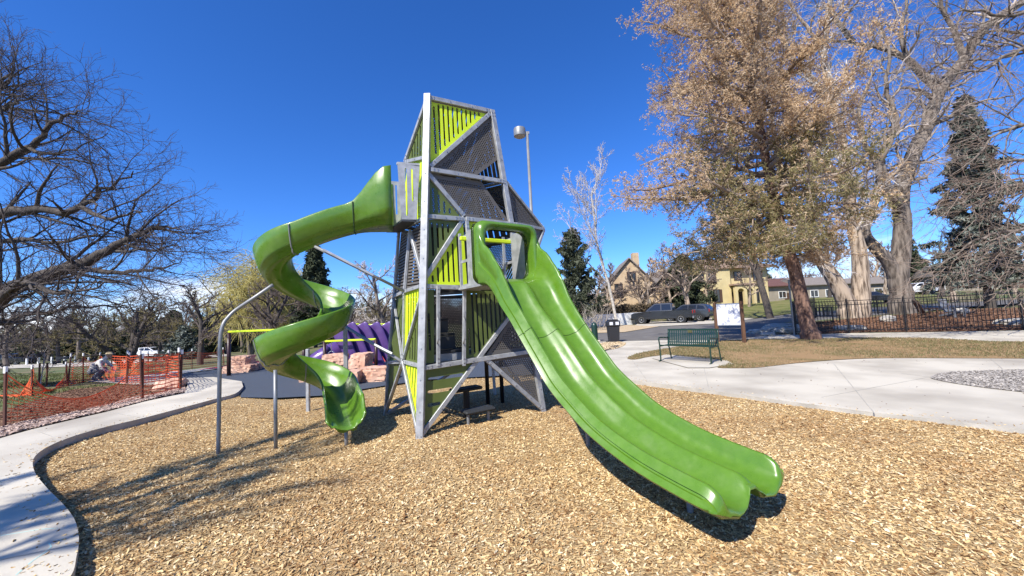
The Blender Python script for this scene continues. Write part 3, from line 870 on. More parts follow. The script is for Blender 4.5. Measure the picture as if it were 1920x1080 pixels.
fpanel(shrink([a_top, b4, r_top]), M['perf'], pitch=.13, wdt=.03, marg=.06)
fpanel(shrink([r_top, b4, r_l4]), M['perf'], pitch=.12, wdt=.04, marg=.06)
fpanel(shrink([r_l4, rb, r_l3], .92), M['perf'], holes='perf', name='perforated_panel', sp=.036, rad=.0125)
fpanel(shrink([r_l3, rb, r_l2], .92), M['perf'], holes='perf', name='perforated_panel', sp=.036, rad=.0125)
fpanel(shrink([r_l4, b4, rb], .92), M['perf'], holes='perf', name='perforated_panel', sp=.036, rad=.0125)
fpanel(shrink([rb, b4, b3], .92), M['perf'], pitch=.13, wdt=.03)
fpanel(shrink([rb, b3, b2], .92), M['perf'], holes='perf', name='perforated_panel', sp=.036, rad=.0108)
fpanel(shrink([rb, b2, r_l2], .92), M['olive'], pitch=.10, wdt=.045)
fpanel(shrink([r_l2, b2, b1], .92), M['perf'], holes='perf', name='perforated_panel', sp=.036, rad=.0108)
fpanel(shrink([r_l2, b1, r_l1], .92), M['olive'], pitch=.10, wdt=.045)
# floors and steps inside
def floor_(pts, z, name='platform', m=None):
    c = sum(pts, Vector()) / len(pts)
    P = [Vector((c.x + (p.x - c.x) * .93, c.y + (p.y - c.y) * .93, z)) for p in pts]
    if (P[1] - P[0]).cross(P[2] - P[0]).z < 0: P = P[::-1]
    MB().prism(P, (0, 0, .04)).build(name, m or M['slate'], tower)
floor_([a_l1, r_l1, b1, l1], .93)
cI = (a_l2 + r_l2 + b2 + l2) / 4
floor_([a_l2.lerp(r_l2, .42), r_l2, b2, cI], 2.03)
floor_([a_l3, a_l3.lerp(r_l3, .45), cI, l3], 2.95)
wv = Vector((.841, .541, 0)); nv_ = Vector((.541, -.841, 0))
Rw = Matrix((wv, -nv_, zt)).transposed()
for pz, ph_, nm_ in ((1.5, .95, 'inner_wall'), (2.5, .85, 'inner_wall')):
    MB().box(Vector((cI.x, cI.y, pz)) + wv * (.42 if pz < 2 else -.30) + nv_ * .25, (.75, .02, ph_), Rw).build(nm_, M['slate'], tower)
c0 = F(845, 640)
for k in range(4):
    cc = Vector((c0.x, c0.y, 0)) - nv_ * (.28 + .27 * k) + zt * (1.10 + .24 * k)
    mb = MB(); mb.box(cc, (.52, .28, .04), Rw, .006)
    st = mb.build('step', M['dark'], tower)
    MB().box(cc + nv_ * .12 - zt * .12, (.52, .02, .19), Rw).build('riser', M['steel'] if k == 0 else M['slate'], st)
for px_, py_, dz in ((910, 640, .0), (935, 600, .0)):
    p = F(px_, py_, -.75)
    MB().tube([Vector((p.x, p.y, .05)), Vector((p.x, p.y, 2.0))], .035, 10).build('inner_pole', M['black'], tower, True)
# low entry step under the tower
sp_ = gz(905, 797, 0)
mb = MB(); mb.box(sp_ + zt * .20 - nv_ * .13, (.50, .24, .05), Rw, .02)
es_ = mb.build('entry_step', M['dark'], tower)
for d_ in (-.17, .17):
    MB().tube([sp_ + wv * d_ - nv_ * .13 - zt * .05, sp_ + wv * d_ - nv_ * .13 + zt * .18], .022, 8).build('step_leg', M['pole'], es_)
mb = MB(); mb.box(sp_ + zt * .46 - nv_ * .52, (.50, .24, .05), Rw, .02); es2 = mb.build('entry_step', M['dark'], tower)
MB().tube([sp_ - nv_ * .52 - zt * .05, sp_ - nv_ * .52 + zt * .44], .05, 8).build('step_leg', M['black'], es2)

# ------------------------------------------------------------------ double slide
def pchip(xs, ys):
    xs = np.array(xs, float); ys = np.array(ys, float)
    h = np.diff(xs); d = np.diff(ys) / h
    m_ = np.zeros(len(xs)); m_[1:-1] = np.where(d[1:] * d[:-1] > 0, 2 * d[1:] * d[:-1] / (d[1:] + d[:-1] + 1e-12), 0)
    m_[0] = d[0]; m_[-1] = d[-1]
    def f(x):
        x = np.clip(x, xs[0], xs[-1]); i = np.clip(np.searchsorted(xs, x) - 1, 0, len(h) - 1)
        t = (x - xs[i]) / h[i]
        return (2 * t ** 3 - 3 * t ** 2 + 1) * ys[i] + (t ** 3 - 2 * t * t + t) * h[i] * m_[i] + (-2 * t ** 3 + 3 * t * t) * ys[i + 1] + (t ** 3 - t * t) * h[i] * m_[i + 1]
    return f
OA = Vector((A0.x, A0.y, 0))
bedz = pchip([.30, .85, 1.0, 1.13, 1.27, 1.48, 1.88, 2.09, 2.36, 2.62, 2.9, 3.16, 3.42, 3.67, 3.9], [2.09, 2.085, 2.03, 1.90, 1.70, 1.47, 1.05, .835, .65, .50, .395, .325, .28, .25, .24])
def wp(s, t, z): return OA + nv_ * s + wv * t + zt * z
def sheath(prof_fn, ss, name, m, parent, warp=None, capends=True, close=True):
    rows = []
    for s in ss:
        z = float(bedz(s)); e = .01
        dz = (float(bedz(s + e)) - float(bedz(s - e))) / (2 * e) if s < 3.88 else -.06
        T = (nv_ + zt * dz).normalized(); Nn = (zt - T * zt.dot(T)).normalized()
        pr_ = prof_fn(s)
        rows.append([wp(s, 0, z) + wv * t + Nn * h + T * (warp(s, t) if warp else 0) for t, h in pr_])
    K = len(rows[0]); v = [p for r in rows for p in r]; f = []
    for i in range(len(rows) - 1):
        for j in range(K if close else K - 1):
            a = i * K + j; b = i * K + (j + 1) % K
            f.append([a, b, b + K, a + K])
    if capends:
        f.append(list(range(K))); f.append([(len(rows) - 1) * K + j for j in range(K)][::-1])
    mb = MB(); mb.v = v; mb.f = f
    return mb.build(name, m, parent, True)
TL, TR = .60, 1.605
TM = 1.1125
_wh = pchip([.76, .82, .90, 1.0, 1.15, 1.4, 1.8, 4.0], [.66, .50, .37, .28, .225, .195, .172, .172])
def wall_h(s):
    return float(_wh(s))
def endk(s): return sstep(3.60, 3.90, s)
def lanes(t):
    """height of the running surface above the bed, two troughs and a ridge"""
    u = abs(t - TM) / ((TR - TL) / 2)
    return 0
def dprof(s):
    hw = wall_h(s)
    ridge = .07 * sstep(.9, 1.15, s) + .075 * sstep(1.1, 1.8, s)
    rl = .655 + .055 * sstep(.9, 1.6, s)
    tuck = sstep(.8, 1.5, s)
    hb = -.05 + .11 * tuck
    def side(a, b_):
        """skirt, from its hem a up to the rim at b_, with a pressed groove"""
        sg = 1 if b_ > a else -1
        o_ = [(a + sg * .05, hb - .03), (a + sg * .010, hb - .012), (a, hb + .004)]
        for q, dn in ((.22, 0), (.40, 0), (.43, .018), (.55, .018), (.60, 0), (.84, 0)):
            o_.append((a + (b_ - sg * .022 - a) * q + sg * dn, hb + (hw - .012 - hb) * q - dn * .3))
        o_ += [(b_ - sg * .022, hw - .010), (b_ - sg * .010, hw + .006)]
        return o_
    def lane(a, b_):
        sg = 1 if b_ > a else -1; c = (a + TM) / 2
        return [(a + sg * .010, hw + .006), (a + sg * .024, hw - .012), (a + sg * .042, hw * .55), (a + sg * .066, hw * .26), (a + sg * .105, .032), (a + sg * .15, .007), (c, 0),
                (TM - sg * .13, ridge * .08), (TM - sg * .09, ridge * .28), (TM - sg * .052, ridge * .62), (TM - sg * .020, ridge * .94)]
    rr_ = 2.225 - rl
    ol = side(TL, rl); ort = side(TR, rr_)[::-1]
    top = lane(rl, TM) + [(TM, ridge)] + lane(rr_, TM)[::-1]
    un = [(TR - .12, -.02), ((TR + TM) / 2, -.055), (TM + .11, -.055 + ridge * .2), (TM + .03, ridge - .05), (TM - .03, ridge - .05), (TM - .11, -.055 + ridge * .2), ((TL + TM) / 2, -.055), (TL + .12, -.02)]
    k = min(1, max(0, (s - 3.60) / .135)); k2 = min(1, max(0, (s - 3.695) / .04))
    P = ol + top + ort + un
    if k > 0:
        kf = .30 + .70 * sqrt(max(0, 1 - k * k)); kg = sqrt(max(0, 1 - k2 * k2))
        f1 = lambda L_: [(t, h * kf if h > .07 else h) for t, h in L_]
        ol, top, ort = f1(ol), f1(top), f1(ort)
        P = ol + top + ort + un
        tx, ty = zip(*sorted(top)); ux, uy = zip(*sorted(un + ol[:3] + ort[-3:]))
        P = [(t, hm_ + (h - hm_) * kg) for t, h, hm_ in [(t, h, .5 * float(np.interp(t, tx, ty) + np.interp(t, ux, uy))) for t, h in P]]
    return P
def dwarp(s, t):
    k = max(0, (s - 3.2) / .55)
    u = (t - TL) / (TR - TL)
    lobe = sin(pi * ((u * 2) % 1.0)) ** .62 if 0 < u < 1 else 0
    return .06 * lobe * k * k - .01 * k
dslide = None
ss = list(np.linspace(.77, 3.55, 68)) + list(np.linspace(3.57, 3.69, 10)) + [3.695 + .04 * sin(pi / 2 * i / 7) for i in range(8)]
dslide = sheath(dprof, ss, 'double_slide', M['green'], tower, dwarp, capends=False)
dslide['label'] = 'wide green double slide running down to the wood chips'
# hood ring: rounded portal
def ringprof(s):
    k = sstep(.70, .80, s)
    f0 = 1 - sstep(.30, .36, s) * 0
    ins = .05 * (max(0, s - .72) / .10) ** 2
    zb, zt_ = -.06, .80
    Po = []; Pi = []
    def rr_(x0, x1, y0, y1, r, n=6):
        o_ = []
        for cx, cy, a0 in ((x1 - r, y0 + r, -pi / 2), (x1 - r, y1 - r, 0), (x0 + r, y1 - r, pi / 2), (x0 + r, y0 + r, pi)):
            for i in range(n + 1):
                a = a0 + pi / 2 * i / n
                o_.append((cx + r * cos(a), cy + r * sin(a)))
        return o_
    Po = rr_(TL + .010 + ins, TR - .003 - ins, zb + ins, zt_ - ins, .13)
    Pi = rr_(TL + .14 - ins * .7, TR - .125 + ins * .7, .0, zt_ - .10 + ins * .7, .15)
    return Po, Pi
def ring(ss, name, parent):
    v = []; f = []
    rows = []
    for s in ss:
        Po, Pi = ringprof(s)
        z0 = float(bedz(.6))
        rows.append(([wp(s, t, z0 + h) for t, h in Po], [wp(s, t, z0 + h) for t, h in Pi]))
    K = len(rows[0][0]); R_ = len(rows)
    for a, b in rows: v += a + b
    for i in range(R_ - 1):
        for j in range(K):
            j2 = (j + 1) % K
            f.append([i * 2 * K + j, i * 2 * K + j2, (i + 1) * 2 * K + j2, (i + 1) * 2 * K + j])
            f.append([i * 2 * K + K + j2, i * 2 * K + K + j, (i + 1) * 2 * K + K + j, (i + 1) * 2 * K + K + j2])
    for i, fl in ((0, 0), (R_ - 1, 1)):
        for j in range(K):
            j2 = (j + 1) % K; q = [i * 2 * K + j, i * 2 * K + K + j, i * 2 * K + K + j2, i * 2 * K + j2]
            f.append(q if not fl else q[::-1])
    mb = MB(); mb.v = v; mb.f = f
    o = mb.build(name, M['green'], parent, True)
    return o
ring([.66, .68, .6, .7, .74, .77, .80, .82], 'slide_hood', dslide)
def seam(s, dx=.0):
    pr_ = dprof(s)
    z = float(bedz(s)); dz = (float(bedz(s + .01)) - float(bedz(s - .01))) / .02
    T = (nv_ + zt * dz).normalized(); Nn = (zt - T * zt.dot(T)).normalized()
    pts = [wp(s, 0, z) + wv * t + Nn * (h + .002) + T * dwarp(s, t) for t, h in pr_[2:-10]]
    MB().tube(pts, .0035, 4).build('section_seam', M['seam'], dslide)
seam(1.62)
# entry box behind the hood, a light steel frame with lime crossbar
eb = MB()
for t in (TL + .13, TR - .11):
    eb.box(wp(.46, t, 2.44), (.02, .46, .80), Rw, .004)
    eb.box(wp(.02, t - .015, 2.42), (.035, .035, .86), Rw)
    for k_ in range(3): eb.box(wp(.12, t, 2.06 + .36 * k_), (.02, .22, .04), Rw)
eb.box(wp(.35, TM, 2.02), (TR - TL - .12, .68, .03), Rw)
eb.build('entry_frame', M['steel'], dslide)
MB().box(wp(.20, TM, 2.74), (TR - TL - .05, .05, .06), Rw, .01).build('crossbar', M['lime'], dslide)
# grey climbing holds wall inside seen through the portal
mb = MB()
for k in range(3): mb.box(wp(-.55, 1.45, 2.62 - .2 * k), (.10, .2, .12), Rw, .03)
mb.build('climbing_hold', M['board'], tower)
for px_, py_ in ((1103, 838), (1294, 955)):
    g = gz(px_, py_)
    s = (g - OA).dot(nv_); z = float(bedz(s))
    mb = MB(); mb.tube([g - zt * .1, Vector((g.x, g.y, z - .05))], .024, 12); mb.box((g.x, g.y, z - .07), (.16, .1, .012), Rw)
    mb.build('support_post', M['pole'], dslide, False)

# ------------------------------------------------------------------ spiral slide
CX, CY, RS = -3.16, 5.90, .44
aL = Vector((-.552, .834, 0))
P0 = dp(752, 411, 5.50) + aL * .40; P0.z = 0
vv = Vector((P0.x - CX, P0.y - CY, 0)); dd = vv.length
a0 = atan2(vv.y, vv.x) - math.acos(RS / dd)
Tp = Vector((CX + RS * cos(a0), CY + RS * sin(a0), 0))
line_len = (Tp - Vector((P0.x, P0.y, 0))).length
turns = a0 + 2 * pi + pi / 2 + 0     # angle down to phi = right side
arc_end = a0 - (a0 - (-2 * pi * 1.0)) - 0.0
path = []
dirL = (Tp - Vector((P0.x, P0.y, 0))).normalized()
for k in range(12): 
    p = Vector((P0.x, P0.y, 0)).lerp(Tp, k / 12); path.append((p, dirL))
# clockwise, from a0 through left, back, right, front, left, back, right
aend = -2 * pi * 2 + 2 * pi + 0.0            # angle at the last right-hand side
aend = a0 - ((a0 - (-pi)) + pi + pi * 1.0 + 0)  # placeholder, replaced below
tot = (a0 + pi) + 3 * pi - .50                     # to the left apex, then three half turns
NS = 110
for k in range(NS + 1):
    a = a0 - tot * k / NS
    path.append((Vector((CX + RS * cos(a), CY + RS * sin(a), 0)), Vector((sin(a), -cos(a), 0))))
pe, te = path[-1]
for k in range(1, 20):
    te2 = te
    pe = pe + te2 * .055
    path.append((pe.copy(), te2))
Ltot = [0]
for i in range(1, len(path)): Ltot.append(Ltot[-1] + (path[i][0] - path[i - 1][0]).length)
LA = line_len; hl = RS * pi
sA = LA + (a0 + pi) * RS
zf_ = pchip([0, LA * .25, LA * .6, LA, sA, sA + hl / 2, sA + hl, sA + 1.5 * hl, sA + 2 * hl, sA + 2.5 * hl, sA + 3 * hl - .22, Ltot[-1] - .35, Ltot[-1]],
            [3.05, 3.02, 2.90, 2.68, 2.24, 1.88, 1.52, 1.22, .93, .60, .37, .25, .22])
def sprof(u, k_end):
    """u: distance along; returns loop of (lateral outward, height)"""
    fl = 1 - sstep(.05, .62, u)
    ho = .36 + .44 * fl; hi_ = .27 + .53 * fl
    hw = .235 + .165 * fl; g_ = 1 - fl
    e = sstep(.55, 1.0, k_end)
    ho *= (1 - .55 * e); hi_ *= (1 - .55 * e)
    P = []
    th = .022
    xo, xi = hw, -hw
    # inside surface from inner rim to outer rim
    P += [(xi - .018, hi_ - .012), (xi - .006, hi_ + .006), (xi + .012, hi_)]
    P += [(xi + .022 + .01 * g_, hi_ * .6), (xi + .040 + .03 * g_, hi_ * .3), (xi + .075 + .03 * g_, .055), (xi + .14, .015), (0, 0), (xo - .14, .015), (xo - .085 - .035 * g_, .06), (xo - .045 - .035 * g_, ho * .3), (xo - .022 - .015 * g_, ho * .6)]
    P += [(xo - .012, ho), (xo + .006, ho + .006), (xo + .018, ho - .012)]
    # underside back, two shallow ribs
    P += [(xo + .004 - .02 * g_, ho * .55), (xo - .015 - .04 * g_, ho * .25), (xo - .055 - .03 * g_, .035), (xo - .075 - .025 * g_, .035), (xo - .125, -.02), (xo - .17, -.04), (xo - .19, -.020), (.0, -.020), (xi + .19, -.04), (xi + .13, -.02), (xi + .10, .02), (xi + .06 + .02 * g_, .035), (xi + .01 + .03 * g_, hi_ * .3), (xi - .004 + .015 * g_, hi_ * .6)]
    return P
rows = []
for i, (p, t) in enumerate(path):
    outw = Vector((-t.y, t.x, 0))                 # outer side for clockwise travel is to the left of motion
    u = Ltot[i]; z = float(zf_(u))
    ke = max(0, (u - (Ltot[-1] - .55)) / .55)
    pr_ = sprof(u, ke)
    rows.append([p + outw * a + zt * (z + h) + t * (.10 * ke * max(0, 1 - (a / .24) ** 2)) for a, h in pr_])
K = len(rows[0]); mb = MB(); mb.v = [p for r in rows for p in r]
for i in range(len(rows) - 1):
    for j in range(K): a = i * K + j; b = i * K + (j + 1) % K; mb.f.append([a, a + K, b + K, b])
mb.f.append(list(range(K))[::-1]); mb.f.append([(len(rows) - 1) * K + j for j in range(K)])
spiral = mb.build('spiral_slide', M['green'], tower, True)
spiral['label'] = 'green open spiral slide winding down beside the tower'
bmx = bmesh.new(); bmx.from_mesh(spiral.data); bmesh.ops.recalc_face_normals(bmx, faces=bmx.faces); bmx.to_mesh(spiral.data); bmx.free()
bmx = bmesh.new(); bmx.from_mesh(dslide.data); bmesh.ops.recalc_face_normals(bmx, faces=bmx.faces); bmx.to_mesh(dslide.data); bmx.free()
shade_auto(dslide, 52)
def sat(u):
    i = min(range(len(Ltot)), key=lambda k: abs(Ltot[k] - u)); return path[i][0], path[i][1], float(zf_(u))
for u in (.55, LA + .05, sA + hl * .5, sA + hl, sA + hl * 1.75, sA + 2.3 * hl):
    p, t, z = sat(u); outw = Vector((-t.y, t.x, 0))
    pts = [p + outw * a + zt * (z + h) for a, h in sprof(u, 0)[14:] + sprof(u, 0)[:1]]
    c_ = p + zt * (z + .15)
    pts = [q + (q - c_).normalized() * .004 for q in pts]
    mb = MB(); mb.tube(pts, .009, 5); mb.build('section_flange', M['pole'] if u > .6 else M['seam'], spiral)
def pole(pts, r=.027, name='support_post', n=12):
    return MB().tube(pts, r, n).build(name, M['pole'], spiral, True)
q0 = gz(409, 850); qt = dp(512, 534, 5.4)
q1 = dp(413, 640, q0.y); 
arcp = [q0 - zt * .1, q0.lerp(q1, .6), q1, dp(418, 610, q0.y + .02), dp(428, 595, q0.y + .08), dp(444, 580, q0.y + .14), dp(480, 556, 5.28), qt]
pole(smooth_loop(arcp, 4, False), .024)
q0 = gz(517, 840); pole([q0 - zt * .1, Vector((q0.x, q0.y, 1.02))], .024)
q0 = gz(578, 772); 
MB().beam(q0 - zt * .1, Vector((q0.x, q0.y, 1.15)), .06, .06, (1, 0, 0), .008).build('support_post', M['steel'], spiral)
pt_ = dp(647, 606, 6.78)
MB().beam((pt_.x, pt_.y, -.1), (pt_.x, pt_.y, pt_.z), .07, .07, (1, .3, 0), .008).build('support_post', M['steel'], spiral)
pole([Vector((rows[-4][7].x, rows[-4][7].y, -.1)), rows[-4][7] - zt * .03], .024)
pole([dp(590, 462, 5.45), dp(758, 546, 5.83)], .022, 'brace')
MB().beam(dp(606, 468, 5.45) , dp(700, 516, 5.68), .03, .012, (0, -1, .4)).build('brace_plate', M['steel'], spiral)
pole([pt_ - Vector((0, .02, .05)), dp(757, 680, 5.86)], .026, 'brace')
MB().beam(dp(668, 628, 6.30), dp(735, 663, 5.92), .03, .012, (0, -1, .6)).build('brace_plate', M['steel'], spiral)
# entry box of the spiral slide
bx0 = [dp(745, 307, 5.52), dp(787, 310, 5.62), dp(781, 412, 5.60), dp(753, 411, 5.50)]
ebn = face_n(bx0[0], bx0[1], bx0[2])
panel('entry_side_panel', bx0, M['steel'], Vector((.5, -.8, 0)), pitch=.09, wdt=.026, marg=.055, off=0, parent=spiral)
bk = [p + aL * .80 for p in bx0]
panel('entry_side_panel', bk, M['steel'], Vector((-.5, .8, 0)), pitch=.09, wdt=.026, marg=.055, off=0, parent=spiral)
fl_ = [bx0[3], bx0[2], bk[2], bk[3]]
MB().prism(fl_, (0, 0, -.03)).build('entry_floor', M['slate'], spiral)
MB().prism([bx0[0], bx0[1], bx0[1] + aL * .05, bx0[0] + aL * .05], (0, 0, .03)).build('entry_rail', M['steel'], spiral)

# ------------------------------------------------------------------ street lamp
g = stand(1012, 10.5); top = dp(996, 247, 10.5)
lamp = empty('street_lamp', g, label='grey park lamp with one round hooded head on a tall pole behind the tower', cat='street lamp')
MB().tube([g - zt * .1, g + zt * .3, Vector((g.x, g.y, top.z))], [.075, .06, .035], 14).build('pole', M['pole'], lamp, True)
hd = dp(974, 243, 10.5); hc = Vector((hd.x, hd.y, top.z + .0))
MB().box(((hc.x + g.x) / 2 + .06, g.y, top.z - .03), (abs(g.x - hc.x), .05, .07)).build('arm', M['pole'], lamp)
hh = MB().lathe((hc.x, hc.y, hc.z - .12), [(.155, 0), (.165, .0), (.168, .03), (.168, .19), (.155, .23), (.08, .24)], 28).build('lamp_head', M['pole'], lamp); shade_auto(hh)
MB().lathe((hc.x, hc.y, hc.z - .135), [(.05, -.02), (.11, -.015), (.14, .0), (.15, .012)], 20).build('lens', mat('lamp_lens', (.35, .30, .25), .25), hh)

# ------------------------------------------------------------------ bench
bl = gz(1237, 677, .10); br = gz(1328, 683, .10)
ax = (br - bl); ax.z = 0; blen = ax.length; ax.normalize(); bkd = Vector((-ax.y, ax.x, 0))
if bkd.y < 0: bkd = -bkd
blen = 1.42; bo = bl
bench = empty('park_bench', bo + ax * blen / 2, label='dark green slatted steel bench on a concrete pad at the edge of the worn turf', cat='bench')
def bp(a, b_, c): return bo + ax * a + bkd * b_ + zt * c
Rb = Matrix((ax, bkd, zt)).transposed()
for e in (.02, blen - .02):
    MB().tube(smooth_loop([bp(e, -.06, .01), bp(e, .0, .02), bp(e, .03, .06), bp(e, .02, .45), bp(e, .0, .60), bp(e, .06, .655), bp(e, .50, .62)], 4, False), .02, 8).build('leg', M['bench'], bench, True)
    MB().tube(smooth_loop([bp(e, .62, .0), bp(e, .55, .3), bp(e, .50, .45), bp(e, .56, .85)], 4, False), .02, 8).build('leg', M['bench'], bench, True)
    MB().box(bp(e, .27, .42), (.03, .46, .035), Rb, .005).build('seat_rail', M['bench'], bench)
mb = MB(); mb.box(bp(blen / 2, .03, .445), (blen, .03, .03), Rb, .005); mb.box(bp(blen / 2, .49, .425), (blen, .03, .03), Rb, .005); mb.build('seat_frame', M['bench'], bench)
mb = MB(); mb.box(bp(blen / 2, .56, .85), (blen, .03, .045), Rb, .005); mb.box(bp(blen / 2, .505, .50), (blen, .025, .03), Rb, .005); mb.build('back_frame', M['bench'], bench)
NSL = 25; s0 = None
for k in range(NSL):
    e = .06 + (blen - .12) * k / (NSL - 1)
    mb = MB()
    if s0 is None:
        pr_ = [bp(e, .035, .448), bp(e, .15, .432), bp(e, .30, .425), bp(e, .42, .430), bp(e, .475, .46), bp(e, .50, .55), bp(e, .535, .72), bp(e, .555, .84)]
        for p, q in zip(pr_, pr_[1:]): mb.beam(p, q, .034, .007, (q - p).cross(ax), 0, .002)
        s0 = mb.build('slat', M['bench'], bench)
    else:
        c = s0.copy(); COL.objects.link(c); c.parent = bench; c.location = s0.location + ax * (e - .06)
MB().box(bp(blen * .47, .522, .80), (.12, .012, .07), Rb, .003).build('plaque', mat('weathered_brass', (.16, .15, .06), .4, .6), bench)
pad = px2([(1222, 672), (1250, 664.5), (1362, 676), (1376, 683), (1330, 690), (1290, 690)], .1)
sheet('bench_pad', pad, M['concrete'], .030, 1.0, lambda x, y: .08, kind='structure')

# ------------------------------------------------------------------ trash can, utility box
g = gz(1151, 641, .1)
can = empty('trash_can', g, label='black square trash can with a domed lid and light openings by the road', cat='trash can')
mb = MB()
for a, b_, z0, z1 in ((.22, .25, 0, .72),):
    v = [(g.x + sx_ * r_, g.y + sy_ * r_, g.z + z_) for z_, r_ in ((0, .21), (.72, .25)) for sx_, sy_ in ((-1, -1), (1, -1), (1, 1), (-1, 1))]
    mb.add(v, [[3, 2, 1, 0], [4, 5, 6, 7]] + [[i, (i + 1) % 4, 4 + (i + 1) % 4, 4 + i] for i in range(4)])
mb.build('bin_body', M['can'], can)
lid = MB().box((g.x, g.y, g.z + .86), (.58, .58, .28), None, .05).box((g.x, g.y, g.z + 1.02), (.44, .44, .07), None, .03).build('lid', M['can'], can)
for d_ in (-.14, .14): MB().box((g.x + d_, g.y - .292, g.z + .87), (.16, .012, .14), None, .004).build('flap', M['board'], lid)
MB().box((g.x, g.y, g.z + .02), (.62, .5, .05), None, .01).build('foot_plate', M['dark'], can)
g = gz(1116, 640, .1)
ub = empty('bollard_box', g, label='short dark green utility bollard with a rounded top near the trash can', cat='bollard')
mb = MB().lathe(g, [(.15, 0), (.15, .72), (.145, .80), (.12, .87), (.07, .92), (.02, .935)], 18); o = mb.build('cover', M['bench'], ub); shade_auto(o)
MB().box(g + zt * .03, (.42, .42, .06), None, .01).build('base_plate', M['concrete'], ub)
for a_ in range(6): MB().box(g + Vector((.15 * cos(a_ * pi / 3 + .5), .15 * sin(a_ * pi / 3 + .5), .40)), (.012, .012, .62)).build('fin', M['bench'], ub)

# ------------------------------------------------------------------ notice board
pa = gz(1399, 639, .1); pb = gz(1348, 632, .1)
pb = stand(1346, 15.6); pa = stand(1396, 14.9)
sg = empty('notice_board', (pa + pb) / 2, label='blank pale notice board between two brown wood posts beside the turf', cat='notice board')
for p in (pa, pb):
    MB().box((p.x, p.y, p.z + .78), (.11, .11, 1.68), None, .01).build('post', M['woodpost'], sg)
dv = (pa - pb).normalized(); nbd = Vector((dv.y, -dv.x, 0))
cb = (pa + pb) / 2; Rs = Matrix((dv, -nbd, zt)).transposed()
ln = (pa - pb).length
mb = MB().box((cb.x, cb.y, cb.z + 1.12), (ln - .12, .04, .86), Rs, .004); bd = mb.build('board', M['board'], sg)
mb = MB(); 
for z_ in (.70, 1.54): mb.box((cb.x, cb.y, cb.z + z_), (ln - .115, .052, .035), Rs)
mb.build('frame', M['rim'], bd)

# ------------------------------------------------------------------ black picket fence
def fence(pts, name, label, h=1.42, pitch=.115, posts=2.4, sizes=(.05, .022)):
    root = empty(name, pts[0], label=label, cat='fence')
    pk = None
    for p, q in zip(pts, pts[1:]):
        p = Vector((p.x, p.y, hgt(p.x, p.y) + .02)); q = Vector((q.x, q.y, hgt(q.x, q.y) + .02))
        d = q - p; Ln = d.length; dh = Vector((d.x, d.y, 0)).normalized(); Rf = Matrix((dh, Vector((-dh.y, dh.x, 0)), zt)).transposed()
        for z_ in (.12, h - .20, h - .03):
            MB().beam(p + zt * z_, q + zt * z_, .032, .03, (0, 0, 1)).build('rail', M['black'], root)
        n = max(1, round(Ln / posts))
        for i in range(n + 1):
            c = p.lerp(q, i / n)
            mb = MB(); mb.box(c + zt * (h / 2), (sizes[0], sizes[0], h + .06), Rf, .004); mb.box(c + zt * (h + .05), (sizes[0] + .02, sizes[0] + .02, .03), Rf, .006)
            mb.build('post', M['black'], root)
        n = int(Ln / pitch)
        for i in range(n):
            c = p.lerp(q, (i + .5) / n)
            if pk is None:
                pk = MB().box(c + zt * (h / 2 - .02), (sizes[1] * .8, sizes[1] * .8, h - .12), Rf).build('picket', M['black'], root); pk0 = c.copy()
            else:
                e = pk.copy(); COL.objects.link(e); e.parent = root; e.location = pk.location + (c - pk0)
    return root
fa = gz(1493, 628, .08); fb = gz(1700, 622.5, .08); fc = gz(1920, 618, .08); fd = gz(2150, 616, .08)
fence([fa, fb, fc, fd], 'picket_fence', 'long black metal picket fence along the path in front of the bark mulch yard')
fe = stand(1640, 27); ff = stand(1500, 26.5)
fence([fa, stand(1487, 21), stand(1530, 25)], 'return_fence', 'short black picket fence running back from the corner toward the road', h=1.35, pitch=.13)
fence([stand(1530, 25), stand(1700, 27), stand(1960, 29)], 'far_fence', 'black picket fence beyond the cottonwoods at the back of the yard', h=1.2, pitch=.24, posts=3)
g = stand(1489, 17.4)
gp_ = empty('signpost', g, label='slim bare grey metal post at the corner of the picket fence', cat='post')
MB().box(g + zt * 1.2, (.055, .055, 2.5), None, .004).build('shaft', M['pole'], gp_)
MB().box(g + zt * 2.47, (.065, .065, .03), None, .004).build('cap', M['pole'], gp_)
# dark slatted bench inside the yard
g = stand(1546, 21.5)
yb = empty('garden_bench', g, label='black metal bench inside the yard behind the leaning pine trunk', cat='bench')
for k in range(7): MB().box(g + Vector((-.68 + .226 * k, .25, .62)), (.09, .02, .5)).build('back_slat', M['black'], yb)
MB().box(g + Vector((0, 0, .43)), (1.5, .45, .05)).build('seat', M['black'], yb)
MB().box(g + Vector((0, .25, .89)), (1.55, .04, .05)).build('top_rail', M['black'], yb)
for a_ in (-.7, .7):
    for b_ in (-.2, .25): MB().box(g + Vector((a_, b_, .21)), (.05, .05, .42)).build('leg', M['black'], yb)
# adirondack-like chairs
chm = mat('weathered_grey_wood', (.20, .21, .225), .85)
def chair(px_, Y, rz, label, m):
    g = stand(px_, Y)
    r_ = empty('lawn_chair', g, rz, label=label, cat='chair', group='slatted chairs inside the fenced yard')
    mw = world_of(r_)
    def bx(nm, c, s, rx=0):
        v = MB().box((0, 0, 0), s, Matrix.Rotation(rx, 3, 'X'), .004)
        v.v = [mw @ (p + Vector(c)) for p in v.v]
        return v.build(nm, m, r_)
    for k in range(5): bx('back_slat', (-.24 + .12 * k, .30, .66), (.10, .02, .78), -.35)
    for k in range(5): bx('seat_slat', (0, -.25 + .11 * k, .36 - .02 * k), (.56, .09, .02))
    for s_ in (-1, 1):
        bx('armrest', (.34 * s_, -.02, .56), (.12, .70, .025)); bx('leg', (.32 * s_, -.30, .28), (.03, .09, .56)); bx('leg', (.29 * s_, .15, .17), (.03, .6, .09), -.25)
    return r_
chair(1787, 21.5, .15, 'pale grey slatted lawn chair facing the fence', chm)
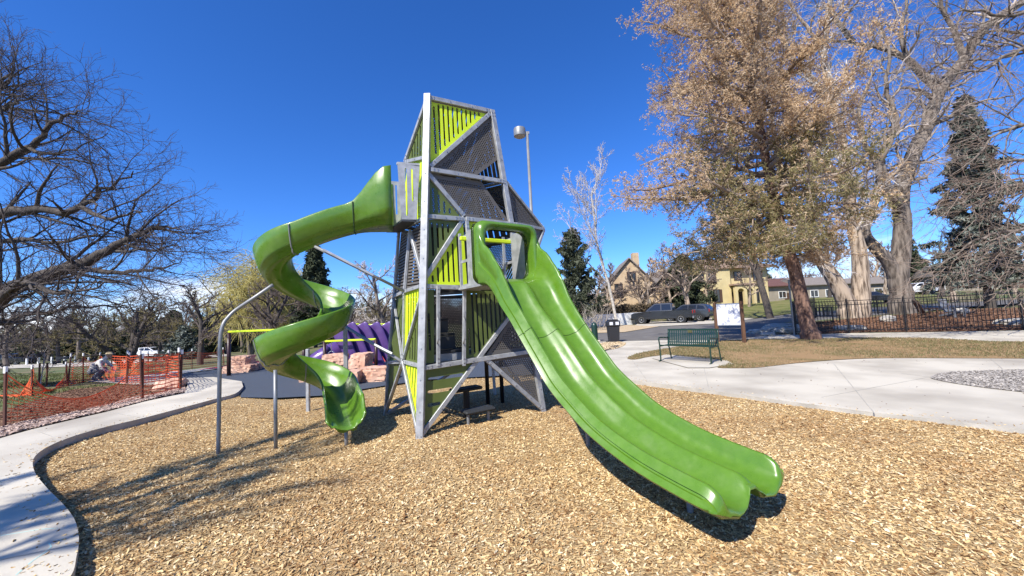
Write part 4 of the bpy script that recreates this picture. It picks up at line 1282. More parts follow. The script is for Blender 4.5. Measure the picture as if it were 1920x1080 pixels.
chair(1738, 21.5, 1.2, 'dark brown slatted lawn chair turned sideways in the yard', M['woodpost'])

# ------------------------------------------------------------------ rocks
from mathutils import noise as mnoise
def rock(name, c, size, rz, label, m, cat='boulder', group=None, seed=0, blocky=.8, sub=3, flat=True):
    r_ = random.Random(seed)
    bm = bmesh.new(); bmesh.ops.create_cube(bm, size=1)
    bmesh.ops.subdivide_edges(bm, edges=bm.edges[:], cuts=11, use_grid_fill=True)
    Rz = Matrix.Rotation(rz, 3, 'Z')
    ph = [r_.uniform(0, 9) for _ in range(9)]
    mb = MB()
    for v_ in bm.verts:
        p = v_.co.copy()
        s_ = p.normalized() * .62
        p = p * blocky + s_ * (1 - blocky)
        q_ = Vector((p.x * size[0] * 2 + ph[0], p.y * size[1] * 2 + ph[1], p.z * size[2] * 2 + ph[2]))
        f_ = .06 * (mnoise.noise(q_ * 2.2)) + .06 * (mnoise.noise(q_ * 5.5)) + .04 * mnoise.noise(q_ * 12)
        f_ -= .06 * (abs(mnoise.noise(q_ * 3.1 + Vector((5, 5, 5)))) < .035)
        p += p.normalized() * f_
        p.x += .10 * p.z * sin(ph[3]); p.y += .08 * p.z * cos(ph[4])
        p = Rz @ Vector((p.x * size[0], p.y * size[1], p.z * size[2]))
        mb.v.append(p + Vector(c) + zt * (size[2] / 2 - .04))
    bm.verts.index_update(); mb.f = [[q.index for q in f_.verts] for f_ in bm.faces]; bm.free()
    o = mb.build(name, m)
    shade_auto(o, 16)
    return tag(o, label, cat, group)
SBG = 'pink sandstone blocks around the play area'
def at0(px_, py_, z=0.03): return gz(px_, py_, z)
c = at0(638, 724); rock('sandstone_block', c + Vector((0, .3, 0)), (.78, .6, .38), .1, 'pink sandstone block in the bottom row, under the gap between the two upper blocks', M['sandstone'], group=SBG, seed=1)
c = at0(696, 717); rock('sandstone_block', c + Vector((0, .3, 0)), (.84, .6, .40), -.1, 'rough pink sandstone block at the bottom row end nearest the tower', M['sandstone'], group=SBG, seed=2)
c = at0(583, 717); rock('sandstone_block', c + Vector((0, .35, 0)), (.85, .6, .36), .15, 'pale low sandstone slab half hidden behind the spiral slide', M['sandstone'], group=SBG, seed=3)
c = at0(618, 715); rock('sandstone_block', Vector((c.x, c.y + .35, .34)), (.64, .5, .44), .2, 'squared pink sandstone block stacked on top next to the spiral slide exit', M['sandstone'], group=SBG, seed=4)
c = at0(669, 712); rock('sandstone_block', Vector((c.x, c.y + .35, .36)), (.50, .5, .40), -.15, 'small squared sandstone block stacked on top in front of the purple ribs', M['sandstone'], group=SBG, seed=5)
c = at0(440, 700); rock('sandstone_block', c + Vector((0, .3, 0)), (.98, .6, .30), .05, 'flat sandstone slab at the bottom of the far pair of blocks', M['sandstone'], group=SBG, seed=6)
c = at0(441, 699); rock('sandstone_block', Vector((c.x, c.y + .35, .28)), (.68, .5, .36), -.1, 'upper sandstone block of the far pair behind the bent slide post', M['sandstone'], group=SBG, seed=7)
c = at0(470, 695); rock('sandstone_block', c + Vector((0, .3, 0)), (.40, .4, .28), .3, 'small single sandstone block beside the red rubber strip', M['sandstone'], group=SBG, seed=8)
c = gh(320, 731); rock('sandstone_block', c, (.62, .5, .34), .3, 'low brown sandstone boulder at the end of the orange netting', M['sandstone'], group=SBG, seed=9, blocky=.5)
LIM = [(1425, 625, .8, 'pale limestone rock at the road side end of the rock edging'), (1447, 622, 1.0, 'pale flat limestone rock in the middle of the rock edging'), (1466, 619, 1.1, 'tall pale limestone rock behind the others by the picket fence corner'), (1480, 624, .9, 'pale limestone rock nearest the bare grey post'), (1440, 629, .6, 'small pale limestone rock in front of the edging')]
for i, (x_, y_, s_, lb) in enumerate(LIM):
    c = gh(x_, y_); rock('limestone_rock', c, (1.3 * s_, .8 * s_, .32 * s_), i, lb, M['rock'], 'rock', 'pale limestone rocks by the road', 20 + i, .35)
c = gh(1592, 619); rock('limestone_slab', c, (1.05, .6, .26), -.25, 'low white stone slab behind the fence below the cottonwood', M['rock'], 'rock', None, 31, .5)
c = gh(1665, 603); rock('limestone_rock', c, (.75, .5, .35), .4, 'pale rounded rock at the foot of the dark cottonwood trunk', M['rock'], 'rock', None, 32, .2)
c = gh(1802, 588); rock('limestone_rock', c, (.9, .5, .35), .4, 'pale rock behind the grey lawn chair', M['rock'], 'rock', None, 33, .3)
c = gh(1915, 608); rock('limestone_slab', c, (1.8, .9, .3), .1, 'broad pale stone slab in the yard mulch by the far fence posts', M['rock'], 'rock', None, 34, .4)

# ------------------------------------------------------------------ swing frame behind
Ys = 13.0
sw = empty('swing_frame', stand(429, Ys), label='overhead bar frame with lime top beam and maroon posts behind the spiral slide', cat='swing frame')
pA = stand(429, Ys); tA = dp(428, 622, Ys); tB = dp(742, 610, Ys)
MB().beam(tA, Vector((tB.x, tB.y, tB.z)), .07, .07, (0, 0, 1), .01).build('top_beam', M['lime'], sw)
for px_, yy in ((429, Ys), (736, Ys)):
    p = stand(px_, yy); z_ = tA.z + (tB.z - tA.z) * (px_ - 428) / 314
    MB().tube([p - zt * .05, Vector((p.x, p.y, z_ - .03))], .06, 12).build('post', M['brownpost'], sw, True)
for px_, dx in ((660, .5), (706, .9)):
    p = dp(px_, 608, Ys); MB().box(p - zt * .0, (dx, .09, .035), None, .01).build('beam_sleeve', M['lime'], sw)
p = dp(500, 617, Ys)
MB().tube([p, p - zt * .18], .02, 6).build('hanger', M['lime'], sw)
sw2 = empty('trapeze_frame', stand(610, 11.8), label='lower lime bar frame with a hanging ring handle in front of the purple ribs', cat='trapeze frame')
q1_ = dp(608, 640, 11.8); q2_ = dp(705, 636, 11.8)
MB().beam(q1_, q2_, .06, .06, (0, 0, 1), .01).build('top_beam', M['lime'], sw2)
for px_, t_ in ((572, 0),): 
    p = stand(570, 14); MB().tube([p, p + zt * 1.0], .055, 10).build('post', M['brownpost'], sw2, True)
p = Vector((q1_.x + .02, q1_.y, 0)); MB().tube([p, q1_], .05, 10).build('post', M['brownpost'], sw2, True)
p = Vector((q2_.x - .02, q2_.y, 0)); MB().tube([p, q2_], .05, 10).build('post', M['brownpost'], sw2, True)
rg = dp(621, 641, 11.8); mb = MB()
for k in range(5): mb.tube([rg - zt * (.05 * k), rg - zt * (.05 * k + .045)], .008 + .006 * (k % 2), 5)
mb.build('chain', M['chrome'], sw2)
rr_c = rg - zt * .42
MB().tube([rr_c + Vector((.11 * sin(a_), 0, .14 * cos(a_))) for a_ in np.linspace(0, 2 * pi, 17)][:-1] + [rr_c + Vector((0, 0, .14))], .014, 6).build('ring', M['chrome'], sw2, True)

# ------------------------------------------------------------------ purple ribbed climber
pc = empty('ribbed_climber', stand(680, 13.5), label='large purple play sculpture of overlapping curved ribs with a low tapering snout', cat='play sculpture')
def rib(px_, Y, h_, w_, lean, k):
    """a broad curved blade rising from the ground and leaning over"""
    mb = MB(); n = 12; rows_ = []
    p0 = stand(px_, Y)
    for i in range(n + 1):
        t = i / n
        c = Vector((p0.x - lean * (1 - (1 - t) ** 2) + .55 * t * t * 0, p0.y - .15 * sin(pi * t * .6), .03 + h_ * sin(pi / 2 * t) ** .9))
        wd = w_ * (.35 + .95 * sin(pi * min(1, t * .62 + .12)) ** 1.2) * (1 - .30 * t ** 5)
        tt = .14 * (1 - .4 * t)
        row = []
        for j in range(10):
            a = 2 * pi * j / 10
            row.append(c + Vector((wd / 2 * cos(a), tt * sin(a) - .10 * (cos(a) ** 2), .06 * cos(a))))
        rows_.append(row)
    v = [p for r in rows_ for p in r]; f = []
    for i in range(n):
        for j in range(10): a = i * 10 + j; b_ = i * 10 + (j + 1) % 10; f.append([a, b_, b_ + 10, a + 10])
    f.append(list(range(10))[::-1]); f.append([n * 10 + j for j in range(10)])
    mb.v = v; mb.f = f
    return mb.build('rib', M['purple'], pc, True)
for k, px_ in enumerate((676, 698, 720, 742, 764, 786, 808)):
    rib(px_, 12.2 + .20 * k, 1.56 - .015 * k, .36, .62, k)
def blob(nm, pts, rad, m, par, n=14, sq=.8):
    mb = MB(); mb.tube(pts, rad, n)
    cz = sum((p.z for p in mb.v)) / len(mb.v)
    return mb.build(nm, m, par, True)
pts = [dp(563, 694, 12.2), dp(578, 684, 12.2), dp(600, 672, 12.3), dp(622, 663, 12.5), dp(645, 657, 12.9), dp(665, 655, 13.3), dp(690, 655, 13.8)]
blob('snout', smooth_loop(pts, 3, False), list(np.interp(np.linspace(0, 1, 19), [0, .1, .3, .6, 1], [.05, .14, .25, .36, .40])), M['purple'], pc)
for px_, py_ in ((597, 668), (612, 652), (640, 640)):
    p = dp(px_, py_, 12.15); MB().tube([p - zt * .12, p, p + Vector((-.06, 0, .16))], [.10, .07, .015], 8).build('horn', M['purple'], pc, True)

# ------------------------------------------------------------------ orange safety netting on stakes
def net(pts, name, label, h=1.0, cell=.085, seed=1, sag=.12, fine=1.0):
    """pts: stake feet; netting hangs between them"""
    r_ = random.Random(seed)
    root = empty(name, pts[0], label=label, cat='safety netting', group='orange netting around the planting bed')
    for p in pts:
        ln_ = r_.uniform(-.07, .07)
        q = p + Vector((ln_, r_.uniform(-.05, .05), h * 1.13))
        s_ = MB().beam(p - zt * .1, q, .035, .03, (0, 1, 0)).build('stake', M['stake'], root)
        MB().beam(q - zt * .10, q + zt * .015, .04, .036, (0, 1, 0)).build('stake_tip', M['white'], s_)
    mb = []
    rows_ = int(h * .92 / cell)
    V_ = []; F_ = []
    def ribbon(a, b_, wd, up):
        n0 = len(V_); V_.extend([a - up * wd / 2, a + up * wd / 2, b_ + up * wd / 2, b_ - up * wd / 2]); F_.append([n0, n0 + 1, n0 + 2, n0 + 3])
    for p, q in zip(pts, pts[1:]):
        Ln = (q - p).length; nc = max(2, int(Ln / cell)); dh = (q - p).normalized(); nn_ = Vector((-dh.y, dh.x, 0))
        s1 = sag * r_.uniform(.4, 2.2); tw = r_.uniform(0, 6)
        def P(i, j):
            t = i / nc; u = j / rows_
            base = p.lerp(q, t)
            cv = 4 * t * (1 - t)
            return Vector((base.x, base.y, base.z)) + zt * (.03 + (h * .95 - s1 * cv) * u) + nn_ * (.10 * sin(6 * t + tw) * sin(3 * u) * cv + .02 * sin(23 * t + 5 * u))
        G_ = [[P(i, j) for j in range(rows_ + 1)] for i in range(nc + 1)]
        for i in range(nc + 1):
            for j in range(rows_):
                ribbon(G_[i][j], G_[i][j + 1], .010 * fine, dh)
        for j in range(rows_ + 1):
            for i in range(nc):
                ribbon(G_[i][j], G_[i + 1][j], .030 if j in (0, rows_) else .022 * fine, zt)
    mw = world_of(root).inverted()
    raw('netting', [mw @ p for p in V_], F_, M['orange'], root)
    return root
net([gh(9, 803), gh(267, 752)], 'safety_netting', 'nearest run of orange netting, stretched low between two white-tipped stakes', sag=.40, h=.92, seed=3, fine=.55, cell=.075)
net([gh(267, 752), gh(338, 735)], 'safety_netting', 'short tight run of orange netting reaching the brown boulder', seed=4, sag=.1)
net([gh(338, 735), gh(311, 715), gh(237, 721)], 'safety_netting', 'orange netting folding back behind the low brown boulder', seed=5, h=.95)
net([gh(127, 724), gh(156, 717), gh(189, 712), gh(237, 721)], 'safety_netting', 'crumpled orange netting around the kneeling worker', seed=6, h=1.0, sag=.25)
net([gh(210, 703), gh(278, 700), gh(360, 691), gh(420, 684)], 'safety_netting', 'farthest run of orange netting behind the back path', seed=7, h=.95, cell=.12)
net([gh(-40, 745), gh(60, 742), gh(127, 724)], 'safety_netting', 'drooping run of orange netting crossing the grass by the staked sapling', seed=8, h=.75, sag=.5)

# ------------------------------------------------------------------ people
def figure(root, bones, m):
    """bones: list of polylines [(point, radius), ...] grown as one skin"""
    vs_ = []; es_2 = []; rs = []
    def idx(p, r):
        for i, q in enumerate(vs_):
            if (q - p).length < 1e-4: return i
        vs_.append(Vector(p)); rs.append(r); return len(vs_) - 1
    for ch in bones:
        prev = None
        for p, r in ch:
            i = idx(Vector(p), r)
            if prev is not None and prev != i: es_2.append((prev, i))
            prev = i
    me = bpy.data.meshes.new('body'); me.from_pydata([tuple(p) for p in vs_], es_2, [])
    me.materials.append(m)
    o = bpy.data.objects.new('body', me); COL.objects.link(o); o.parent = root
    sk = o.modifiers.new('skin', 'SKIN'); sk.use_smooth_shade = True
    for i, d in enumerate(me.skin_vertices[0].data):
        d.radius = (rs[i], rs[i]); d.use_root = (i == 0)
    sb = o.modifiers.new('sub', 'SUBSURF'); sb.levels = 1; sb.render_levels = 1
    return o
def person(px_, Y, label, m, m2, pose, rz=0):
    g = stand(px_, Y)
    r_ = empty('person', g, rz, label=label, cat='person')
    if pose == 'walk':
        figure(r_, [[((0, 0, .95), .15), ((0, 0, 1.15), .14), ((0, 0, 1.40), .16), ((0, 0, 1.50), .06), ((0, -.01, 1.60), .09), ((0, -.02, 1.70), .085)],
                    [((0, 0, 1.40), .16), ((-.21, 0, 1.38), .07), ((-.26, .02, 1.10), .05), ((-.22, -.15, .95), .04), ((-.20, -.22, .92), .04)],
                    [((0, 0, 1.40), .16), ((.21, 0, 1.38), .07), ((.26, .02, 1.10), .05), ((.22, -.15, .97), .04), ((.20, -.22, .94), .04)],
                    [((0, 0, .95), .15), ((-.10, 0, .88), .10), ((-.12, -.12, .48), .065), ((-.12, -.05, .08), .045), ((-.12, -.20, .04), .04)],
                    [((0, 0, .95), .15), ((.10, 0, .88), .10), ((.12, .06, .48), .065), ((.12, .20, .10), .045), ((.12, .08, .04), .04)]], m)
        hd_ = Vector((0, -.02, 1.66))
        mb = MB(); mb.lathe((0, 0, 0), [(.03, -.12), (.075, -.07), (.095, 0), (.085, .07), (.04, .11)], 10)
        mb.v = [world_of(r_) @ (p + hd_) for p in mb.v]; mb.build('head', M['skin'], r_, True)
        mb = MB(); mb.lathe((0, 0, 0), [(.10, -.01), (.105, .03), (.09, .09), (.04, .125)], 10); mb.v = [world_of(r_) @ (p + hd_) for p in mb.v]; mb.build('cap', M['cloth_dark'], r_, True)
    else:
        figure(r_, [[((0, .18, .42), .17), ((0, .02, .62), .17), ((0, -.14, .80), .17), ((0, -.24, .88), .06), ((0, -.32, .94), .09), ((0, -.36, 1.0), .085)],
                    [((0, -.14, .80), .17), ((-.22, -.18, .74), .07), ((-.28, -.30, .50), .05), ((-.16, -.46, .34), .04), ((-.13, -.52, .28), .035)],
                    [((0, -.14, .80), .17), ((.22, -.18, .74), .07), ((.28, -.32, .52), .05), ((.14, -.48, .36), .04), ((.12, -.54, .30), .035)]], m)
        mb = MB()
        for s_ in (-1, 1):
            mb.tube([(.10 * s_, .16, .40), (.17 * s_, -.22, .44), (.16 * s_, -.20, .42), (.15 * s_, .05, .10), (.15 * s_, -.10, .05)], [.13, .09, .085, .06, .05], 10)
        mb.v = [world_of(r_) @ p for p in mb.v]; mb.build('trousers', m2, r_, True)
        hd_ = Vector((0, -.38, 1.0))
        mb = MB(); mb.lathe((0, 0, 0), [(.03, -.12), (.075, -.07), (.095, 0), (.085, .07), (.04, .11)], 10); mb.v = [world_of(r_) @ (p + hd_) for p in mb.v]; mb.build('head', M['skin'], r_, True)
        mb = MB(); mb.lathe((0, 0, 0), [(.17, .03), (.18, .045), (.11, .05), (.10, .10), (.05, .13)], 12); mb.v = [world_of(r_) @ (p + hd_) for p in mb.v]; mb.build('sun_hat', mat('straw', (.45, .36, .22), .9), r_, True)
    return r_
person(62, 52, 'person in dark clothes and cap walking on the far park lawn', M['cloth_dark'], None, 'walk', .6)
person(181, 15.6, 'person in a white patterned top kneeling inside the orange netting', M['cloth_white'], M['cloth_grey'], 'kneel', 1.9)

# ------------------------------------------------------------------ vehicles
def vehicle(px_, Y, rz, kind, m, name, label, cat, group=None, scale=1.0):
    g = stand(px_, Y)
    r_ = empty(name, g + zt * .03, rz, label=label, cat=cat, group=group)
    mw = world_of(r_)
    # local: x forward, z up, y sideways
    if kind == 'pickup':
        Ln, W_ = 5.5, 1.92
        low = [(-2.75, .55), (-2.75, 1.18), (-1.15, 1.20), (-1.0, 1.18), (.95, 1.16), (1.10, 1.16), (2.45, 1.08), (2.72, .95), (2.75, .55), (2.3, .42), (-2.2, .45)]
        cab = [(-1.10, 1.15), (-1.02, 1.84), (-.85, 1.90), (.55, 1.88), (1.40, 1.15)]
        wins = [[(-.96, 1.24), (-.90, 1.78), (-.12, 1.80), (-.12, 1.24)], [(-.03, 1.24), (-.03, 1.80), (.48, 1.79), (1.16, 1.24)]]
        wx = (-1.75, 1.75); wr = .40
    elif kind == 'suv':
        Ln, W_ = 4.7, 1.88
        low = [(-2.32, .5), (-2.35, .9), (-2.28, 1.12), (.75, 1.12), (.95, 1.10), (2.1, .98), (2.32, .8), (2.35, .42), (2.0, .32), (-2.1, .36)]
        cab = [(-2.28, 1.08), (-2.02, 1.52), (-1.6, 1.66), (.05, 1.68), (.25, 1.64), (1.05, 1.08)]
        wins = [[(-2.0, 1.14), (-1.82, 1.46), (-1.28, 1.56), (-1.2, 1.14)], [(-1.12, 1.14), (-1.16, 1.57), (-.42, 1.59), (-.42, 1.14)], [(-.34, 1.14), (-.34, 1.59), (.12, 1.57), (.85, 1.14)]]
        wx = (-1.42, 1.42); wr = .36
    else:
        Ln, W_ = 4.6, 1.8
        low = [(-2.28, .45), (-2.3, .85), (-2.1, .98), (1.0, .95), (2.05, .85), (2.28, .65), (2.28, .38), (1.9, .28), (-2.0, .32)]
        cab = [(-1.9, .95), (-1.2, 1.38), (-.8, 1.43), (.1, 1.42), (.95, .93)]
        wins = [[(-1.35, .99), (-1.02, 1.32), (-.5, 1.36), (-.5, .99)], [(-.42, .99), (-.42, 1.36), (.06, 1.35), (.75, .99)]]
        wx = (-1.4, 1.4); wr = .33
    def ext(poly, w0, w1=None, zlo=None, zhi=None):
        mb = MB(); n = len(poly); w1 = w1 or w0
        z0 = min(p[1] for p in poly); z1 = max(p[1] for p in poly)
        ins = .07
        def wd(z): return w0 + (w1 - w0) * (z - z0) / (z1 - z0)
        cx = sum(p[0] for p in poly) / n; cz = sum(p[1] for p in poly) / n
        lay = [(-1, -ins, .96), (-1, 0, 1), (1, 0, 1), (1, -ins, .96)]
        v = []
        for s_, i_, k in ((-1, 0, .955), (-1, ins, 1), (1, ins, 1), (1, 0, .955)):
            for x_, z_ in poly:
                xx = cx + (x_ - cx) * k; zz = cz + (z_ - cz) * k
                v.append(Vector((xx, s_ * (wd(z_) / 2 - i_), zz)))
        f = []
        for a in range(3):
            for j in range(n):
                f.append([a * n + j, a * n + (j + 1) % n, (a + 1) * n + (j + 1) % n, (a + 1) * n + j])
        f.append(list(range(n))[::-1]); f.append([3 * n + j for j in range(n)])
        mb.v = [mw @ p for p in v]; mb.f = f
        return mb
    bd = ext(low, W_).build('body', m, r_); shade_auto(bd, 35)
    cb = ext(cab, W_ - .06, W_ - .42).build('cabin', m, r_); shade_auto(cb, 35)
    zc0 = min(p[1] for p in cab); zc1 = max(p[1] for p in cab)
    def cw(z): return (W_ - .06 + (-.36) * (z - zc0) / (zc1 - zc0)) / 2
    for s_ in (-1, 1):
        for wpoly in wins:
            mb = MB(); mb.v = [mw @ Vector((x_, s_ * (cw(z_) + .004), z_)) for x_, z_ in wpoly] + [mw @ Vector((x_, s_ * (cw(z_) - .03), z_)) for x_, z_ in wpoly]
            n = len(wpoly); mb.f = [list(range(n)), list(range(2 * n - 1, n - 1, -1))] + [[i, (i + 1) % n, n + (i + 1) % n, n + i] for i in range(n)]
            mb.build('side_window', M['carglass'], cb)
    # windscreen and rear window
    fx = [cab[-1], cab[-2]]; rx = [cab[0], cab[1]]
    for (x0, z0), (x1, z1), nm, sg_ in ((*fx, 'windscreen', 1), (*rx, 'rear_window', -1)):
        a = Vector((x0, 0, z0)); b_ = Vector((x1, 0, z1)); p = a.lerp(b_, .12); q = a.lerp(b_, .88); o_ = Vector((sg_ * .012, 0, .012))
        mb = MB(); mb.v = [mw @ v_ for v_ in (p + o_ + Vector((0, -cw(p.z) + .09, 0)), p + o_ + Vector((0, cw(p.z) - .09, 0)), q + o_ + Vector((0, cw(q.z) - .08, 0)), q + o_ + Vector((0, -cw(q.z) + .08, 0)))]
        mb.v += [p_ - (mw.to_3x3() @ (o_ * 2)) for p_ in mb.v]; mb.f = [[0, 1, 2, 3], [7, 6, 5, 4], [0, 4, 5, 1], [1, 5, 6, 2], [2, 6, 7, 3], [3, 7, 4, 0]]
        mb.build(nm, M['carglass'], cb)
    for x_ in wx:
        for s_ in (-1, 1):
            c = Vector((x_, s_ * (W_ / 2 - .10), wr))
            def disc(prof, nm, mm, par):
                mb = MB(); mb.lathe((0, 0, 0), prof, 20)
                mb.v = [mw @ (c + Vector((p.x, s_ * p.z, p.y))) for p in mb.v]
                o_ = mb.build(nm, mm, par); shade_auto(o_, 35); return o_
            ar = disc([(wr + .055, -.11), (wr + .055, .096)], 'wheel_arch', M['black'], bd)
            ty = disc([(wr * .6, -.12), (wr - .02, -.12), (wr, -.08), (wr, .08), (wr - .02, .118), (wr * .62, .118)], 'wheel', M['tyre'], r_)
            disc([(wr * .62, .10), (wr * .60, .124), (wr * .5, .112), (wr * .18, .112), (wr * .14, .126), (.01, .128)], 'rim', M['rim'], ty)
    xe = low[0][0]
    for s_ in (-1, 1):
        for (x_, z_, nm, mm, sx_, hz_) in ((xe - .012, 1.0 if kind != 'sedan' else .75, 'tail_light', M['redlight'], .05, .30), (low[-3][0] - .03, .78 if kind != 'sedan' else .62, 'headlight', M['chrome'], .06, .14)):
            mb = MB().box((0, 0, 0), (sx_, .18 if nm == 'tail_light' else .34, hz_), None, .01)
            mb.v = [mw @ (p + Vector((x_, s_ * (W_ / 2 - (.12 if nm == 'tail_light' else .22)), z_))) for p in mb.v]; mb.build(nm, mm, r_)
    for x_, nm in ((xe - .03, 'rear_bumper'), (low[-3][0] + .0, 'front_bumper')):
        mb = MB().box((0, 0, 0), (.14, W_ - .1, .20), None, .03); mb.v = [mw @ (p + Vector((x_, 0, .52))) for p in mb.v]; mb.build(nm, M['chrome'] if kind == 'pickup' and nm == 'rear_bumper' else M['black'], r_)
    if kind == 'pickup':
        mb = MB()
        mb.box((0, 0, 0), (1.72, W_ - .12, .02)); mb.v = [mw @ (p + Vector((-1.83, 0, 1.265))) for p in mb.v]; mb.build('bed_cover', M['black'], r_)
    for s_ in (-1, 1):
        mb = MB().box((0, 0, 0), (.10, .16, .12), None, .02); mb.v = [mw @ (p + Vector((.78 if kind != 'pickup' else .92, s_ * (W_ / 2 + .06), 1.15 if kind != 'sedan' else .98))) for p in mb.v]; mb.build('wing_mirror', m, r_)
    return r_
vehicle(1243, 37, pi - .55, 'pickup', M['cargrey'], 'pickup_truck', 'charcoal pickup truck parked on the driveway by the hedge', 'pickup truck')
vehicle(1290, 39.5, pi - .75, 'suv', M['carsilver'], 'parked_suv', 'dark silver suv parked beyond the charcoal pickup', 'suv')
vehicle(1719, 58, pi - .1, 'suv', M['carwhite'], 'parked_suv', 'white suv parked beyond the fenced yard, in front of the other white car', 'suv')
vehicle(1752, 66, pi - .2, 'suv', M['carwhite'], 'parked_suv', 'second white car half hidden behind the white suv', 'suv')
vehicle(1640, 47, -.5, 'sedan', M['cargrey'], 'parked_car', 'dark car on the shaded road between the two cottonwood trunks', 'car')
vehicle(22, 60, .15, 'suv', M['cargrey'], 'parked_suv', 'dark suv parked on the far park road near the walking person', 'suv')
vehicle(-8, 64, .15, 'sedan', M['carwhite'], 'parked_car', 'white car cut off by the photo edge on the park road', 'car')
vehicle(283, 62, .1, 'suv', M['carwhite'], 'parked_suv', 'white car glimpsed under the trees beyond the park lawn', 'suv')

# small white posts along the park road, park seat
for i, px_ in enumerate((50, 72, 97, 109, 121, 132, 141, 166)):
    g = stand(px_, 54 + i * .7)
    o = MB().box(g + zt * .45, (.20, .20, .95), None, .03).build('bollard', M['white'])
    tag(o, ['white post nearest the dark parked suv by the park road', 'white post just past the walking person by the park road', 'wide spaced third white post along the park road', 'white post left of the dark picnic seat', 'white post right behind the dark picnic seat', 'white post beyond the dark picnic seat', 'second last white post along the park road', 'last white post before the pale tree trunk'][i], 'bollard', 'white posts along the park road')
g = stand(112, 46)
ps = empty('picnic_seat', g, label='small dark picnic bench on the far park lawn', cat='bench')
MB().box(g + zt * .45, (1.5, .4, .05), None, .01).build('seat', M['black'], ps)
MB().box(g + zt * .75 + Vector((0, .2, 0)), (1.5, .05, .35), None, .01).build('backrest', M['black'], ps)
for s_ in (-.6, .6): MB().box(g + Vector((s_, 0, .22)), (.06, .4, .44)).build('leg', M['black'], ps)

# ------------------------------------------------------------------ houses
def house_part(nm, m, par, fn):
    mb = MB(); fn(mb); return mb.build(nm, m, par)
def window(par, c, w_, h_, R=None, frame=M['trim'], name='window', n=2):
    """c on the wall plane; R columns: along wall, outward, up"""
    R = R or Matrix.Identity(3)
    fr = MB()
    for a, b_, sw_, sh_ in ((0, h_ / 2, w_ + .12, .08), (0, -h_ / 2, w_ + .16, .10), (-w_ / 2, 0, .08, h_), (w_ / 2, 0, .08, h_)):
        fr.box(Vector(c) + R @ Vector((a, .05, b_)), (sw_, .10, sh_), R)
    for k in range(1, n): fr.box(Vector(c) + R @ Vector((-w_ / 2 + w_ * k / n, .05, 0)), (.05, .06, h_), R)
    o = fr.build(name, frame, par)
    MB().box(Vector(c) + R @ Vector((0, .022, 0)), (w_, .03, h_), R).build('pane', M['glass'], o)
    return o
def frameR(rz):
    a = Vector((cos(rz), sin(rz), 0)); o = Vector((sin(rz), -cos(rz), 0))   # outward faces -y at rz = 0
    return Matrix((a, o, zt)).transposed()
def gable(par, c, w_, d_, hw_, hr_, R, wall, roof, over=.4, frontgable=True):
    """c: base centre of the front wall; gable ridge runs front to back"""
    P = lambda a, b_, z_: Vector(c) + R @ Vector((a, -b_, z_))
    mb = MB(); v = [P(-w_ / 2, 0, -1), P(w_ / 2, 0, -1), P(w_ / 2, 0, hw_), P(0, 0, hr_), P(-w_ / 2, 0, hw_)]
    mb.prism(v, R @ Vector((0, -d_, 0))); wl = mb.build('wall', wall, par)
    rf = MB()
    for s_ in (-1, 1):
        sl_ = Vector((s_ * w_ / 2, 0, hw_ - hr_)); k = over / sl_.length
        a = P(0, -over, hr_ + .04); b_ = P(s_ * w_ / 2 * (1 + k * 1.4), -over, hw_ - (hr_ - hw_) * k * 1.4 + .04)
        q = [a, b_, b_ + R @ Vector((0, -d_ - 2 * over, 0)), a + R @ Vector((0, -d_ - 2 * over, 0))]
        rf.prism(q, (0, 0, .18))
    rf.build('roof', roof, par)
    return P
# tan cottage with steep gables
hb = stand(1178, 52); hb.z = 1.0
h1 = empty('cottage', hb, label='tan cottage with steep grey shingle gables behind the dormant hedge', cat='house')
R1 = frameR(-.12)
P = gable(h1, hb + Vector((.6, 0, 0)), 6.2, 8, 4.0, 7.4, R1, M['tan'], M['shingle'])
for a, z_, w_, h_, n_ in ((-1.6, 3.2, 1.0, 1.8, 2), (.2, 5.0, 1.1, 1.2, 2), (1.6, 1.2, 1.2, 1.7, 2)): window(h1, P(a, -.02, z_), w_, h_, R1, n=n_)
P = gable(h1, hb + R1 @ Vector((5.4, 1.6, 0)), 6.6, 8, 2.3, 5.6, R1, M['tan'], M['shingle'])
for a, z_, w_, h_, n_ in ((-1.1, 1.15, .9, 1.9, 1), (.9, 1.15, 2.0, 1.9, 3), (.4, 3.5, 1.1, .9, 2)): window(h1, P(a, -.02, z_), w_, h_, R1, n=n_)
MB().box(hb + R1 @ Vector((2.2, -4, 4)), (.9, .9, 9.4)).build('chimney', M['tan'], h1)
mb = MB()
for a in (-1.3, 1.3): mb.box(hb + R1 @ Vector((5.4 + a * 2.3, 1.72, .5)), (.55, .12, 2.6), R1, .02)
mb.build('stone_pier', M['rock'], h1)
